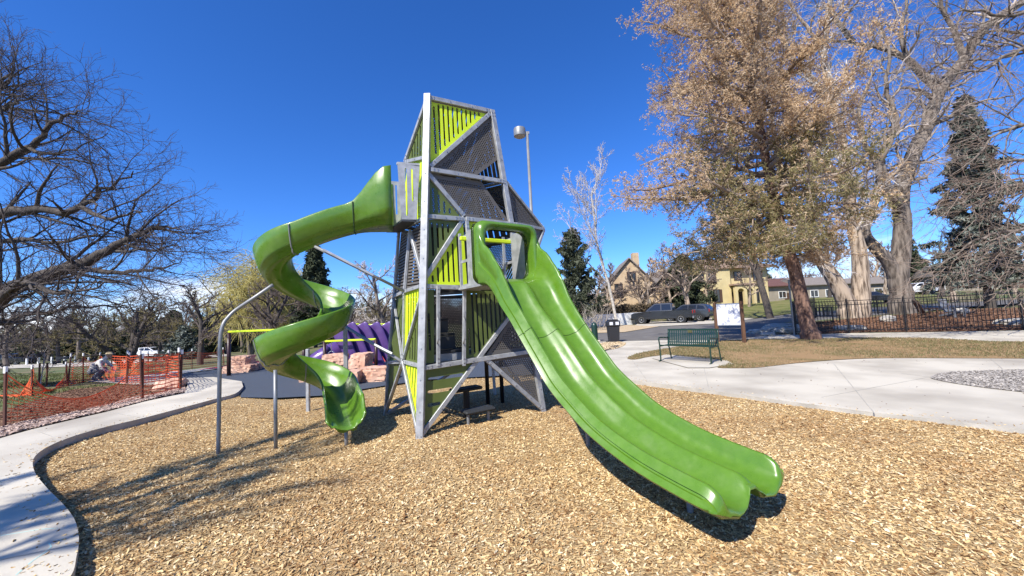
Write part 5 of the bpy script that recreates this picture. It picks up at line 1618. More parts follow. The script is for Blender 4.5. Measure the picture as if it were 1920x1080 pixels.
# yellow stucco house
hb = stand(1372, 60); hb.z = 1.3
h2 = empty('stucco_house', hb, label='yellow two storey stucco house with a brown tiled hip roof and arched porch', cat='house')
R2 = frameR(.10)
def Q(a, b_, z_): return hb + R2 @ Vector((a, b_, z_))
def bxR(nm, m_, c, s, par=None, bev=0): return MB().box(Q(*c), s, R2, bev).build(nm, m_, par or h2)
bxR('wall', M['yellow'], (-3.0, -5, 2.6), (7.0, 9, 7.2)); bxR('wall', M['yellow'], (4.0, -5.4, 2.6), (7.0, 8, 7.2))
def hip(c, w_, d_, z0, h_, ov=.7):
    x0, x1, y0, y1 = c[0] - w_ / 2 - ov, c[0] + w_ / 2 + ov, c[1] - d_ / 2 - ov, c[1] + d_ / 2 + ov
    r_ = min(w_, d_) / 2
    v = [Q(x0, y0, z0), Q(x1, y0, z0), Q(x1, y1, z0), Q(x0, y1, z0), Q(x0 + r_ + ov, c[1], z0 + h_), Q(x1 - r_ - ov, c[1], z0 + h_)]
    v += [p - zt * .25 for p in v[:4]]
    mb = MB(); mb.v = v; mb.f = [[0, 1, 5, 4], [2, 3, 4, 5], [1, 2, 5], [3, 0, 4], [6, 7, 1, 0], [7, 8, 2, 1], [8, 9, 3, 2], [9, 6, 0, 3], [9, 8, 7, 6]]
    return mb.build('roof', M['tile'], h2)
hip((.5, -5.2), 14.2, 8.6, 6.2, 1.9)
for a in (-5.2, -3.6, -2.0): window(h2, Q(a, -.48, 1.7), 1.0, 2.0, R2)
for a in (-4.6, -2.6): window(h2, Q(a, -.48, 4.7), 1.3, 1.7, R2, n=2)
window(h2, Q(2.4, -1.38, 4.8), 1.2, 1.3, R2); window(h2, Q(5.8, -1.38, 4.7), 1.5, 1.6, R2, n=3); window(h2, Q(5.9, -1.38, 1.6), 1.6, 1.8, R2, n=3)
def porch(mb):
    for a in (.6, 2.1, 3.6, 4.9): mb.box(Q(a, .35, 1.0), (.45, .45, 4.0), R2)
    for a0, a1 in ((.6, 2.1), (2.1, 3.6), (3.6, 4.9)):
        n = 7; r_ = (a1 - a0) / 2 - .22; cxx = (a0 + a1) / 2
        for k in range(n):
            t0 = pi * k / n; t1 = pi * (k + 1) / n
            x0, z0 = cxx + r_ * cos(t0), 2.2 + r_ * sin(t0) * .9; x1, z1 = cxx + r_ * cos(t1), 2.2 + r_ * sin(t1) * .9
            mb.prism([Q(x0, .14, z0), Q(x1, .14, z1), Q(x1, .14, 3.15), Q(x0, .14, 3.15)], R2 @ Vector((0, .42, 0)))
house_part('porch', M['yellow'], h2, porch)
bxR('porch_roof', M['tile'], (2.75, -.35, 3.3), (5.2, 2.2, .25))
for a in (1.35, 2.85): bxR('door', M['trim'], (a, -1.36, .9), (.95, .08, 2.6))
for a in (-5.9, -1.3): bxR('shutter', M['trim'], (a, -.46, 1.7), (.4, .06, 2.0))
# low houses further along
def simple_house(px_, Y, w_, h_, rh, wall, roof, label, rz=0, z0=1.2, nwin=3, name='house'):
    hb = stand(px_, Y); hb.z = z0
    r_ = empty(name, hb, label=label, cat='house')
    R = frameR(rz)
    T_ = lambda a, b_, z_: hb + R @ Vector((a, b_, z_))
    MB().box(T_(0, -4, h_ / 2 - .5), (w_, 8, h_ + 1), R).build('wall', wall, r_)
    x = w_ / 2 + .5
    v = [T_(-x, .6, h_), T_(x, .6, h_), T_(x, -8.6, h_), T_(-x, -8.6, h_), T_(-x, -4, h_ + rh), T_(x, -4, h_ + rh)]
    v += [p - zt * .15 for p in v[:4]]
    mb = MB(); mb.v = v; mb.f = [[0, 1, 5, 4], [2, 3, 4, 5], [1, 2, 5], [3, 0, 4], [6, 7, 1, 0], [7, 8, 2, 1], [8, 9, 3, 2], [9, 6, 0, 3], [9, 8, 7, 6]]
    mb.build('roof', roof, r_)
    for k in range(nwin): window(r_, T_(-w_ / 2 + w_ * (k + .5) / nwin, -.02, h_ * .5), min(1.6, w_ / nwin * .5), 1.2, R, frame=M['white'])
    MB().box(T_(w_ * .08, .03, .95), (.95, .06, 2.1), R).build('door', M['trim'], r_)
    return r_
simple_house(1468, 72, 12, 3.4, 1.7, M['offwhite'], M['redroof'], 'cream single storey house with a dark red roof beyond the pine trunk', .2)
simple_house(1556, 70, 9, 3.2, 1.6, M['offwhite'], M['shingle'], 'cream bungalow with a grey roof seen between the trunks', .1)
simple_house(1648, 84, 10, 3.4, 1.6, M['offwhite'], M['shingle'], 'far white bungalow glimpsed left of the dark cottonwood trunk', .0)
simple_house(1745, 86, 20, 3.4, 1.8, M['tan'], M['redroof'], 'long tan bungalow with a reddish roof behind the white cars', -.1)
simple_house(1900, 62, 16, 3.6, 1.8, M['offwhite'], M['shingle'], 'pale bungalow behind the big spruce', -.2)
simple_house(1075, 62, 10, 2.6, 1.2, M['white'], M['shingle'], 'low white garage behind the grey green pine', .1, z0=.8)

# white garden wall and the hedge above it
wa = stand(1085, 36); wb_ = stand(1206, 38.5)
wl = MB().prism([wa - zt * .1, wb_ - zt * .1, wb_ + zt * 1.15, wa + zt * 1.15], (0, .3, 0)).build('garden_wall', M['white']); tag(wl, 'low white garden wall below the dormant hedge', 'wall')
r_ = random.Random(4); V_ = []; F_ = []
ha = stand(1085, 37.6); hb_ = stand(1256, 41)
for k in range(5200):
    t = r_.random(); c = ha.lerp(hb_, t) + Vector((r_.uniform(-.1, .1), r_.uniform(-.45, .45), 1.0 + r_.random() * (.95 + .08 * sin(t * 40))))
    d1 = Vector((r_.gauss(0, 1), r_.gauss(0, 1), r_.gauss(.3, 1))).normalized() * .20; d2 = Vector((r_.gauss(0, 1), r_.gauss(0, 1), r_.gauss(0, 1))).normalized() * .09
    n0 = len(V_); V_ += [c - d1, c + d2, c + d1]; F_.append([n0, n0 + 1, n0 + 2])
root = empty('hedge', ha, label='clipped dormant brown hedge above the white garden wall', cat='hedge')
mwi = world_of(root).inverted()
raw('foliage', [mwi @ p for p in V_], F_, M['hedge'], root)
mb = MB()
for k in range(16):
    c = ha.lerp(hb_, (k + .5) / 16); mb.tube([c, c + zt * 1.5], .04, 5)
mb.build('stem', M['bark'], root)

# ------------------------------------------------------------------ tree engine
def tubes(lst, sides):
    """many polylines -> (verts, quads); all lists vectorised by length"""
    VV = []; FF = []; nb = 0
    by = {}
    for p, r in lst: by.setdefault(len(p), []).append((p, r))
    for K, it in by.items():
        P = np.array([p for p, _ in it]); R = np.array([r for _, r in it]); n = len(P)
        T = np.empty_like(P); T[:, 1:-1] = P[:, 2:] - P[:, :-2]; T[:, 0] = P[:, 1] - P[:, 0]; T[:, -1] = P[:, -1] - P[:, -2]
        T /= np.linalg.norm(T, axis=2, keepdims=True) + 1e-9
        M0 = T.mean(1); ref = np.where(np.abs(M0[:, 2:]) < .85, np.array([[0, 0, 1.]]), np.array([[1., 0, 0]]))
        A = np.cross(T, ref[:, None, :]); A /= np.linalg.norm(A, axis=2, keepdims=True) + 1e-9
        B = np.cross(T, A)
        an = np.arange(sides) * 2 * pi / sides
        V = P[:, :, None, :] + R[:, :, None, None] * (A[:, :, None, :] * np.cos(an)[None, None, :, None] + B[:, :, None, :] * np.sin(an)[None, None, :, None])
        VV.append(V.reshape(-1, 3))
        k = np.arange(K - 1)[:, None]; j = np.arange(sides)[None]
        q = np.stack([k * sides + j, k * sides + (j + 1) % sides, (k + 1) * sides + (j + 1) % sides, (k + 1) * sides + j], -1).reshape(-1, 4)
        FF.append((q[None] + (np.arange(n) * K * sides)[:, None, None]).reshape(-1, 4) + nb)
        nb += n * K * sides
    return np.vstack(VV), np.vstack(FF)
def nrm(v):
    l = sqrt(v[0] * v[0] + v[1] * v[1] + v[2] * v[2]) or 1; return (v[0] / l, v[1] / l, v[2] / l)
def crs(a, b): return (a[1] * b[2] - a[2] * b[1], a[2] * b[0] - a[0] * b[2], a[0] * b[1] - a[1] * b[0])
class Tree:
    def __init__(s, seed, lv):
        s.r = random.Random(seed); s.lv = lv; s.out = [[] for _ in range(8)]
    def shoot(s, p, d, Ln, r, lvl):
        R = s.r; q = s.lv[lvl]; n = q.get('seg', 4); w_ = q.get('wob', .2); tz = q.get('trop', 0.0); te = q.get('end', .35)
        pts = [p]; rad = [r]; st = Ln / n
        for i in range(n):
            d = nrm((d[0] + R.gauss(0, w_), d[1] + R.gauss(0, w_), d[2] + R.gauss(0, w_) + tz))
            p = (p[0] + d[0] * st, p[1] + d[1] * st, p[2] + d[2] * st)
            pts.append(p); rad.append(r * (1 - (1 - te) * (i + 1) / n))
        s.out[lvl].append((pts, rad))
        s.kids(pts, rad, Ln, lvl)
    def kids(s, pts, rad, Ln, lvl, n=None, t0=None):
        if lvl + 1 >= len(s.lv): return
        R = s.r; q = s.lv[lvl + 1]
        cnt = n if n is not None else q['n']
        cnt = int(cnt * (Ln / q['per']) + R.random()) if q.get('per') else int(cnt + R.random())
        t0 = q.get('t0', .2) if t0 is None else t0
        K = len(pts) - 1
        phase = R.random() * 6.28
        for k in range(cnt):
            t = t0 + (1 - t0) * ((k + R.random()) / max(1, cnt)); t = min(t, .999)
            i = int(t * K); f = t * K - i
            a, b = pts[i], pts[i + 1]
            p = tuple(a[j] + (b[j] - a[j]) * f for j in range(3))
            d = nrm((b[0] - a[0], b[1] - a[1], b[2] - a[2]))
            r = rad[i] + (rad[i + 1] - rad[i]) * f
            phase += 2.4 + R.uniform(-.5, .5)
            u = crs(d, (0, 0, 1)); u = nrm(u) if abs(u[0]) + abs(u[1]) > .01 else (1, 0, 0)
            v = crs(u, d)
            flat = q.get('flat', 1.0)
            sd = (u[0] * cos(phase) + v[0] * sin(phase) * flat, u[1] * cos(phase) + v[1] * sin(phase) * flat, u[2] * cos(phase) + v[2] * sin(phase) * flat)
            an = radians(R.uniform(*q.get('ang', (30, 60))))
            nd = nrm(tuple(d[j] * cos(an) + sd[j] * sin(an) for j in range(3)))
            nl = (q['len'] * R.uniform(.6, 1.25) if 'len' in q else Ln * q.get('rat', .5) * R.uniform(.7, 1.2)) * (1 - q.get('tap', .5) * t)
            nr = min(r * q.get('rr', .55), q.get('rmax', 9)); nr = max(nr, q.get('rmin', .004))
            s.shoot(p, nd, nl, nr, lvl + 1)
    def parts(s, root, mt, mc, split=2, sides=(12, 9, 6, 4, 3, 3, 3), tn='trunk', cn='crown'):
        a = [tubes(s.out[i], sides[i]) for i in range(min(split, len(s.lv))) if s.out[i]]
        b = [tubes(s.out[i], sides[i]) for i in range(split, len(s.out)) if s.out[i]]
        res = []
        for g, m_, nm in ((a, mt, tn), (b, mc, cn)):
            if not g: continue
            nb = 0; V = []; Fc = []
            for v, f in g: V.append(v); Fc.append(f + nb); nb += len(v)
            res.append(rawp(nm, np.vstack(V), np.vstack(Fc), m_, root, smooth=nm == tn))
        return res
def add_leaves(root, tips, m, n, size, name='foliage', seed=0, spread=.12, droop=0.0, per=4, wid=.22, mask=None):
    """tufts of thin needle-like faces round given points (array n,3)"""
    g = np.random.default_rng(seed)
    T = np.asarray(tips); idx = g.integers(0, len(T), n)
    C = T[idx] + g.normal(0, spread, (n, 3))
    C = np.repeat(C, per, 0); N_ = len(C)
    D = g.normal(0, 1, (N_, 3)); D[:, 2] -= droop; D /= np.linalg.norm(D, axis=1, keepdims=True)
    S = np.cross(D, g.normal(0, 1, (N_, 3))); S /= np.linalg.norm(S, axis=1, keepdims=True) + 1e-9
    sz = size * g.uniform(.6, 1.3, (N_, 1))
    V = np.stack([C - S * sz * wid, C + S * sz * wid, C + D * sz], 1).reshape(-1, 3)
    Fc = np.arange(N_ * 3).reshape(-1, 3)
    return rawp(name, V, Fc, m, root)
def poly_np(lst): return np.vstack([np.array(p) for p, _ in lst])
def limb(tree, pts, r0, r1, sm=4, wob=.05, lvl=0, n=None, t0=.15, ex=.8):
    pts = smooth_loop([tuple(p) for p in pts], sm, False)
    R = tree.r
    P = [tuple(c + R.gauss(0, wob * (.2 + .8 * i / len(pts))) for c in p) for i, p in enumerate(pts)]
    P[0] = pts[0]
    K = len(P) - 1
    rad = [r0 + (r1 - r0) * (i / K) ** ex for i in range(K + 1)]
    tree.out[lvl].append((P, rad))
    Ln = sum((Vector(a) - Vector(b)).length for a, b in zip(P, P[1:]))
    tree.kids(P, rad, Ln, lvl, n=n, t0=t0)
def tree_thing(name, loc, label, group=None):
    return empty(name, loc, label=label, cat='tree', group=group)

# --- generic bare tree spec, built once per kind then copied
def bare_levels(h, dens=1.0, rmin=.006, trop=.05, spread=(35, 65), lv5=True):
    lv = [dict(seg=6, wob=.10, trop=.1, end=.45),
          dict(n=8, t0=.30, ang=spread, rat=.62, rr=.6, seg=6, wob=.16, trop=trop, end=.3, tap=.45),
          dict(n=8 * dens, t0=.2, ang=(28, 58), rat=.48, rr=.5, seg=5, wob=.2, trop=trop, rmin=rmin * 1.6),
          dict(n=8 * dens, t0=.15, ang=(25, 55), rat=.45, rr=.5, seg=4, wob=.22, trop=trop * .5, rmin=rmin * 1.2)]
    if lv5: lv.append(dict(n=5 * dens, t0=.1, ang=(20, 55), rat=.42, rr=.6, seg=2, wob=.2, rmin=rmin, end=.6))
    return lv
def make_bare(name, loc, h, label, group, mt, mc, seed, dens=1.0, rmin=.006, trop=.05, spread=(35, 65), r0=None, lean=(0, 0), stems=1, lv5=True, trunk=.5):
    root = tree_thing(name, loc, label, group)
    t = Tree(seed, bare_levels(h, dens, rmin, trop, spread, lv5))
    for k in range(stems):
        a = 2.2 * k + seed
        d = nrm((lean[0] + (.35 * cos(a) if stems > 1 else 0), lean[1] + (.35 * sin(a) if stems > 1 else 0), 1))
        t.shoot((loc[0], loc[1], loc[2] - .15), d, h * trunk * (1.15 if stems > 1 else 1) * 1.25, (r0 or h * .022), 0)
    t.parts(root, mt, mc)
    return root, t
def clone(root, loc, rz, label, sc_=1.0):
    c = copy_tree(root); c.location = loc; c.rotation_euler = (0, 0, rz); c.scale = (sc_,) * 3; c['label'] = label
    return c

# --- the big elm reaching in from beyond the left edge
Ye = 13.0
root = tree_thing('spreading_elm', (-21, 13, hgt(-21, 13)), 'huge bare dark elm whose limbs reach over the lawn from the edge of the photo')
lv = [dict(seg=6, wob=.05), dict(n=1.7, per=1.0, ang=(30, 62), len=2.7, rr=.5, rmax=.07, seg=6, wob=.13, trop=.04, end=.3, tap=.45, flat=.75),
      dict(n=3.0, per=1.0, ang=(25, 55), len=1.55, rr=.5, rmax=.022, seg=5, wob=.15, trop=.02, rmin=.009, tap=.45, flat=.8, t0=.12),
      dict(n=4.4, per=1.0, ang=(22, 50), len=.85, rr=.55, seg=4, wob=.16, trop=.0, rmin=.0062, tap=.4, t0=.08),
      dict(n=3.6, per=1.0, ang=(22, 50), len=.40, rr=.6, seg=2, wob=.15, rmin=.0048, end=.7, t0=.1)]
t = Tree(11, lv)
tb = Vector((-21, 13.0, hgt(-21, 13)))
t.out[0].append(([tuple(tb - zt * .3), tuple(tb + Vector((.1, 0, 1.5))), tuple(tb + Vector((.3, 0, 3.0))), tuple(tb + Vector((.5, 0, 5)))], [.75, .58, .52, .42]))
D_ = lambda x, y, Y=Ye: dp(x, y, Y)
crotch = tb + Vector((.3, 0, 3.0)); cr2 = tb + Vector((.5, 0, 4.8))
limb(t, [crotch, D_(-60, 610), D_(10, 550), D_(90, 515), D_(150, 496), D_(215, 462), D_(255, 442), D_(300, 428), D_(335, 430)], .36, .02, n=1.5)
limb(t, [D_(100, 512), D_(150, 503), D_(215, 512), D_(270, 506), D_(310, 500), D_(345, 490)], .13, .012)
limb(t, [crotch, D_(-80, 620, 12.2), D_(0, 560, 12), D_(45, 530, 11.8), D_(95, 548, 11.6), D_(150, 546, 11.5), D_(210, 530, 11.4)], .22, .012)
limb(t, [cr2, D_(-80, 430), D_(-10, 402), D_(70, 393), D_(130, 398), D_(175, 372), D_(215, 342), D_(255, 322)], .26, .015)
limb(t, [D_(150, 388), D_(200, 410, 12.5), D_(240, 400, 12.3), D_(275, 390, 12)], .09, .01)
limb(t, [cr2, D_(-70, 350), D_(-15, 315), D_(30, 290), D_(70, 265), D_(110, 225), D_(135, 212), D_(160, 212)], .22, .015)
limb(t, [D_(50, 277), D_(90, 290), D_(140, 280), D_(200, 250)], .08, .01)
limb(t, [cr2, D_(-100, 230), D_(-40, 180), D_(-5, 170), D_(12, 145), D_(20, 125)], .2, .015)
limb(t, [D_(-60, 215), D_(-5, 205), D_(40, 190), D_(80, 178)], .10, .01)
limb(t, [cr2, D_(-90, 470, 14.5), D_(20, 450, 15), D_(110, 455, 15), D_(180, 440, 15), D_(240, 450, 15)], .16, .012)
limb(t, [crotch, D_(-90, 640, 14.5), D_(10, 600, 14.5), D_(90, 585, 14), D_(170, 575, 14), D_(250, 580, 14)], .16, .012)
limb(t, [D_(230, 455), D_(280, 470), D_(320, 462), D_(345, 468)], .06, .01)
t.parts(root, M['barkdark'], M['twigdark'])

# --- generic bank of bare trees
def at(px_, Y): return tuple(stand(px_, Y))
gb = 'bare trees across the park'
c1, tt1 = make_bare('bare_tree', at(236, 26), 8.6, 'low wide bare tree with several trunks behind the orange netting', gb, M['barkdark'], M['olivetwig'], 21, dens=1.0, rmin=.014, trop=.02, spread=(50, 78), stems=3, trunk=.36)
c2, tt2 = make_bare('bare_tree', at(375, 27), 9.2, 'bare tree with a single dark trunk at the end of the orange netting', gb, M['barkdark'], M['twig'], 22, dens=1.25, rmin=.012, spread=(40, 72), trunk=.40)
c3, _ = make_bare('bare_tree', at(492, 24), 7.6, 'bare spreading tree in front of the yellow willow', gb, M['barkdark'], M['twig'], 25, dens=1.1, rmin=.009, spread=(45, 70), stems=2, trunk=.42)
c4, _ = make_bare('bare_tree', at(13, 48), 12.5, 'bare tree with a pale leaning trunk beside the dark parked suv', gb, M['bark'], M['twig'], 27, dens=1.1, rmin=.014, spread=(35, 65))
c5, _ = make_bare('bare_tree', at(725, 27), 8.2, 'pale grey bare tree with knotted limbs just behind the tower', gb, M['bark'], M['twiglight'], 29, dens=1.25, rmin=.010, trop=-.02, spread=(45, 80), trunk=.5)
FB = [(150, 50, .9, 'bare tree with a pale trunk by the white posts'), (-40, 40, 1.1, 'bare tree cut by the photo edge on the park lawn'), (90, 72, 1.2, 'tall bare tree beyond the park road behind the walking person'), (205, 76, 1.15, 'bare tree beyond the park road between the pale trunk and the low wide tree'),
      (300, 58, 1.0, 'bare tree behind the low wide tree, over the glimpsed white car'), (350, 80, 1.2, 'distant bare tree behind the single dark trunk'), (425, 62, 1.05, 'bare tree left of the yellow willow'), (560, 66, 1.1, 'bare tree between the willow and the dark spruce'), (645, 70, 1.05, 'bare tree right of the dark spruce above the purple ribs'),
      (690, 85, 1.2, 'distant bare tree behind the pale grey one'), (40, 90, 1.5, 'farthest tall bare tree over the parked cars'), (-60, 66, 1.3, 'large far bare tree at the photo edge')]
for i, (x_, Y_, s_, lb) in enumerate(FB): clone((c4, c2, c4)[i % 3] if i % 3 != 1 else c2, at(x_, Y_), i * 1.3, lb, s_ * (1.0 if i % 3 != 1 else 1.3))

MORE = [(-20, 55, c1, 1.3, 'bare multi stemmed tree at the photo edge beyond the cars'), (60, 62, c1, 1.35, 'bare multi stemmed tree behind the walking person'), (110, 52, c2, 1.2, 'bare tree above the picnic bench'), (175, 60, c1, 1.4, 'bare multi stemmed tree behind the pale trunk'), (250, 48, c2, 1.25, 'bare tree just behind the low wide tree'),
        (320, 46, c1, 1.15, 'bare multi stemmed tree left of the single dark trunk'), (410, 48, c2, 1.2, 'bare tree right behind the single dark trunk'), (455, 70, c4, 1.2, 'tall bare tree behind the yellow willow'), (600, 52, c1, 1.1, 'bare multi stemmed tree below the dark spruce'), (660, 60, c2, 1.2, 'bare tree above the purple ribs'),
        (710, 50, c1, 1.1, 'bare multi stemmed tree just behind the pale grey one'), (550, 80, c4, 1.3, 'far bare tree left of the dark spruce'), (120, 100, c4, 1.7, 'farthest bare tree above the picnic bench'), (280, 95, c4, 1.6, 'farthest bare tree above the glimpsed white car'), (380, 100, c4, 1.6, 'farthest bare tree above the bluish bush')]
for i, (x_, Y_, s0_, s_, lb) in enumerate(MORE): clone(s0_, at(x_, Y_), i * 1.9 + .4, lb, s_)

# --- conifers
def conifer(name, loc, h, rad, label, seed, m, mt=M['barkdark'], nb=150, clumps=7000, size=.30, group=None, per=3, z0=.08, power=.85, gaps=0.0, wid=.22, droop=.5, upturn=.15, tipn=12):
    root = tree_thing(name, loc, label, group)
    R = random.Random(seed); t = Tree(seed, [dict(seg=4)])
    L_ = Vector(loc)
    t.out[0].append(([tuple(L_ + zt * (h * k / 6) + Vector((R.gauss(0, .02), R.gauss(0, .02), 0)) * h * .1 - (zt * .2 if k == 0 else zt * 0)) for k in range(7)], [h * .018 * (1 - k / 6.6) for k in range(7)]))
    tips = []
    for i in range(nb):
        u = (i + R.random()) / nb
        z = z0 * h + (1 - z0) * h * u
        rr_ = rad * (1 - u) ** power * R.uniform(.62, 1.12) + .12
        a = i * 2.4 + R.uniform(-.4, .4)
        if gaps and R.random() < gaps: rr_ *= .5
        p = L_ + zt * z; P = [tuple(p)]; n = 6
        for k in range(1, n + 1):
            f = k / n
            q = p + Vector((cos(a + .1 * sin(3 * f + i)), sin(a + .1 * sin(3 * f + i)), 0)) * (rr_ * f) + zt * (-droop * rr_ * .45 * f + upturn * rr_ * f * f + .0)
            P.append(tuple(q))
        t.out[1].append((P, [max(.008, .028 * (1 - u) * (1 - k / 7)) for k in range(n + 1)]))
        for k in range(tipn):
            f = .15 + .85 * R.random() ** .7
            x = f * n; j = min(int(x), n - 1); A_ = Vector(P[j]).lerp(Vector(P[j + 1]), x - j)
            side = Vector((-sin(a), cos(a), 0)) * R.uniform(-1, 1) * rr_ * .30 * (1.15 - f)
            tips.append(tuple(A_ + side - zt * abs(R.gauss(0, .06)) * rr_ * .5))
    t.parts(root, mt, mt, split=1, sides=(8, 4, 3, 3, 3, 3, 3), cn='branches')
    add_leaves(root, np.array(tips), m, clumps, size, 'needles', seed, spread=size * .35, droop=.55, per=per, wid=wid)
    return root
conifer('spruce_tree', at(592, 38), 10.2, 3.0, 'dark spruce rising behind the spiral slide', 41, M['needle'], clumps=7000, size=.34, nb=130, per=4)
conifer('pine_tree', at(1082, 33), 8.6, 2.5, 'grey green pine between the tower and the pale birch', 42, M['needlepine'], clumps=5600, size=.26, power=.62, nb=100, gaps=.3, upturn=.5, droop=.3, per=4, z0=.12)
sp1 = conifer('spruce_tree', at(1858, 27), 15.2, 3.6, 'tall dark blue green spruce in the yard beyond the cottonwoods', 43, M['needleblue'], clumps=13000, size=.30, nb=170, per=4, z0=.12, gaps=.35)
sp2 = conifer('spruce_tree', at(1287, 47), 7.2, 3.9, 'short dark spruce in front of the yellow house', 44, M['needle'], clumps=5000, size=.42, nb=110, per=4, z0=.03, power=.62, gaps=.35)
sp3 = conifer('spruce_tree', at(1706, 72), 13.0, 3.9, 'dark spruce between the big cottonwood and the white suv', 45, M['needle'], clumps=4200, size=.42, nb=90, per=4)
CB = [(195, 68, .95, 'dark evergreen far behind the white posts'), (262, 70, 1.1, 'dark evergreen directly behind the low wide bare tree'), (325, 66, 1.05, 'dark evergreen left of the single dark trunk'), (425, 74, 1.25, 'tall evergreen left of the willow'), (130, 80, 1.2, 'dark evergreen above the picnic bench'), (375, 58, .8, 'dark evergreen right behind the single dark trunk'),
      (60, 84, 1.0, 'dark evergreen behind the walking person'), (480, 60, .6, 'low dark evergreen below the yellow willow'), (535, 64, .62, 'low dark evergreen under the first coil of the spiral slide'), (1720, 92, 1.3, 'far evergreen behind the white cars'), (1012, 70, .8, 'dark evergreen glimpsed between tower and pine'), (1430, 84, 1.1, 'dark evergreen beyond the yellow house')]
for i, (x_, Y_, s_, lb) in enumerate(CB): 
    c = clone(sp2, at(x_, Y_), i * 1.1, lb, s_); c['group'] = 'dark evergreens in the distance'
bs = conifer('blue_spruce', at(345, 42), 3.4, 2.4, 'low bluish spruce bush beyond the orange netting', 46, M['needleblue'], clumps=3000, size=.36, nb=60, per=4, z0=.02)
# --- willow
root = tree_thing('willow_tree', at(470, 44), 'rounded yellow green willow with hanging strands')
t = Tree(51, [dict(seg=5, wob=.1), dict(n=11, t0=.25, ang=(25, 60), len=4.6, rr=.5, seg=6, wob=.14, trop=.12, tap=.2), dict(n=9, t0=.2, ang=(30, 60), len=1.8, rr=.4, seg=4, wob=.2, rmin=.015),
              dict(n=11, t0=.1, ang=(20, 70), len=2.1, rr=.5, seg=4, wob=.10, trop=-.36, rmin=.015, end=.6, tap=.2)])
lp = stand(470, 44)
for k in range(3): t.shoot(tuple(lp), nrm((.3 * cos(k * 2.1), .3 * sin(k * 2.1), 1)), 5.0, .22, 0)
t.parts(root, M['bark'], M['willow'], cn='crown')
root.scale = (1.32,) * 3
w2 = clone(root, at(540, 54), 2.2, 'second yellow green willow behind the bent slide post', 1.3)

# --- pale birch, right of the slide
bl_, _ = make_bare('birch_tree', at(1158, 34), 12.5, 'tall slender pale birch beside the trash can and the road', None, M['birchbark'], M['twiglight'], 61, dens=1.1, rmin=.012, trop=.14, spread=(22, 42), r0=.14, trunk=.78, lean=(-.01, 0))
g2 = 'bare trees among the houses'
d1, _ = make_bare('bare_tree', at(1215, 44), 9.0, 'bare reddish twigged tree in front of the tan cottage', g2, M['barklight'], M['twigred'], 62, dens=1.2, rmin=.019, spread=(30, 60))
d2, _ = make_bare('bare_tree', at(1296, 40), 9.5, 'bare pale trunked tree in front of the dark spruce and yellow house', g2, M['barklight'], M['twig'], 63, dens=1.1, rmin=.015, spread=(30, 60), r0=.30)
d3, _ = make_bare('bare_tree', at(1445, 34), 12.5, 'dark trunked bare tree at the yellow house corner', g2, M['barkdark'], M['twig'], 64, dens=1.1, rmin=.014, spread=(20, 50), r0=.30, trunk=.7)
DB = [(1120, 48, d1, 1.0, 'bare reddish tree between the pine and the birch'), (1180, 60, d1, 1.15, 'bare reddish tree over the roof of the tan cottage'), (1385, 66, d2, 1.2, 'bare tree behind the roof of the yellow house'), (1240, 70, d3, .9, 'bare tree between the two near houses'), (1500, 78, d1, 1.3, 'far bare tree behind the red roofed house'),
      (1555, 60, d3, .9, 'bare tree standing left of the twin pale cottonwood'), (1768, 52, d3, .85, 'bare tree beyond the white cars'), (1790, 44, d2, 1.0, 'pale bare tree by the lawn chairs behind the yard'), (1660, 66, d1, 1.3, 'bare reddish tree seen between the cottonwoods'), (1905, 50, d1, 1.2, 'bare reddish tree behind the big spruce'),
      (1640, 90, d2, 1.5, 'farthest bare tree between the cottonwoods'), (1140, 43, d1, .95, 'bare reddish tree between the birch and the tan cottage'), (1205, 47, d2, .9, 'pale bare tree crossing the small cottage gable'), (1262, 45, d1, 1.0, 'bare reddish tree behind the charcoal pickup'), (1330, 50, d1, 1.05, 'bare reddish tree at the left corner of the yellow house'), (1405, 54, d1, 1.0, 'bare reddish tree in front of the arched porch'),
      (1046, 58, d1, .8, 'bare tree seen right of the tower behind the slide'), (1820, 72, d1, 1.3, 'far bare tree behind the lawn beyond the fence'), (985, 74, d1, 1.0, 'bare tree hidden mostly behind the tower and slide')]
for i, (x_, Y_, s0_, s_, lb) in enumerate(DB):
    c = clone(s0_, at(x_, Y_), i * 1.7, lb, s_); c['group'] = g2

# --- cottonwoods: limbs traced as real three dimensional limbs
cw_lv = [dict(seg=6, wob=.05), dict(n=1.5, per=1.0, ang=(30, 70), len=2.9, rr=.5, rmax=.11, seg=6, wob=.24, trop=.06, tap=.4),
         dict(n=4.2, per=1.0, ang=(30, 65), len=1.35, rr=.5, rmax=.03, seg=4, wob=.24, rmin=.010, tap=.3),
         dict(n=5.0, per=1.0, ang=(25, 60), len=.7, rr=.5, seg=2, wob=.22, rmin=.0075, tap=.3, t0=.1)]
Y1 = 24.0
b1_ = stand(1598, Y1)
root = tree_thing('cottonwood_tree', b1_, 'pale barked cottonwood with twin massive stems standing in the bark mulch')
t = Tree(71, cw_lv)
D1 = lambda x, y, dY=0: dp(x, y, Y1 + dY)
limb(t, [b1_ - zt * .3, b1_ + Vector((-.15, 0, .4)), D1(1588, 570), D1(1567, 530), D1(1545, 497), D1(1528, 470), D1(1500, 420), D1(1470, 350), D1(1455, 270), D1(1440, 180), D1(1425, 90)], .78, .07, wob=.03, t0=.4, ex=.6)
limb(t, [b1_ + Vector((.3, .15, -.3)), D1(1612, 580), D1(1614, 540), D1(1612, 480), D1(1600, 420), D1(1590, 350), D1(1580, 270), D1(1560, 190), D1(1545, 100), D1(1555, 10), D1(1560, -60)], .72, .09, wob=.03, t0=.35, ex=.6)
limb(t, [D1(1590, 350), D1(1540, 300, -1), D1(1500, 250, -1.5), D1(1470, 190, -2), D1(1430, 150, -2)], .30, .04)
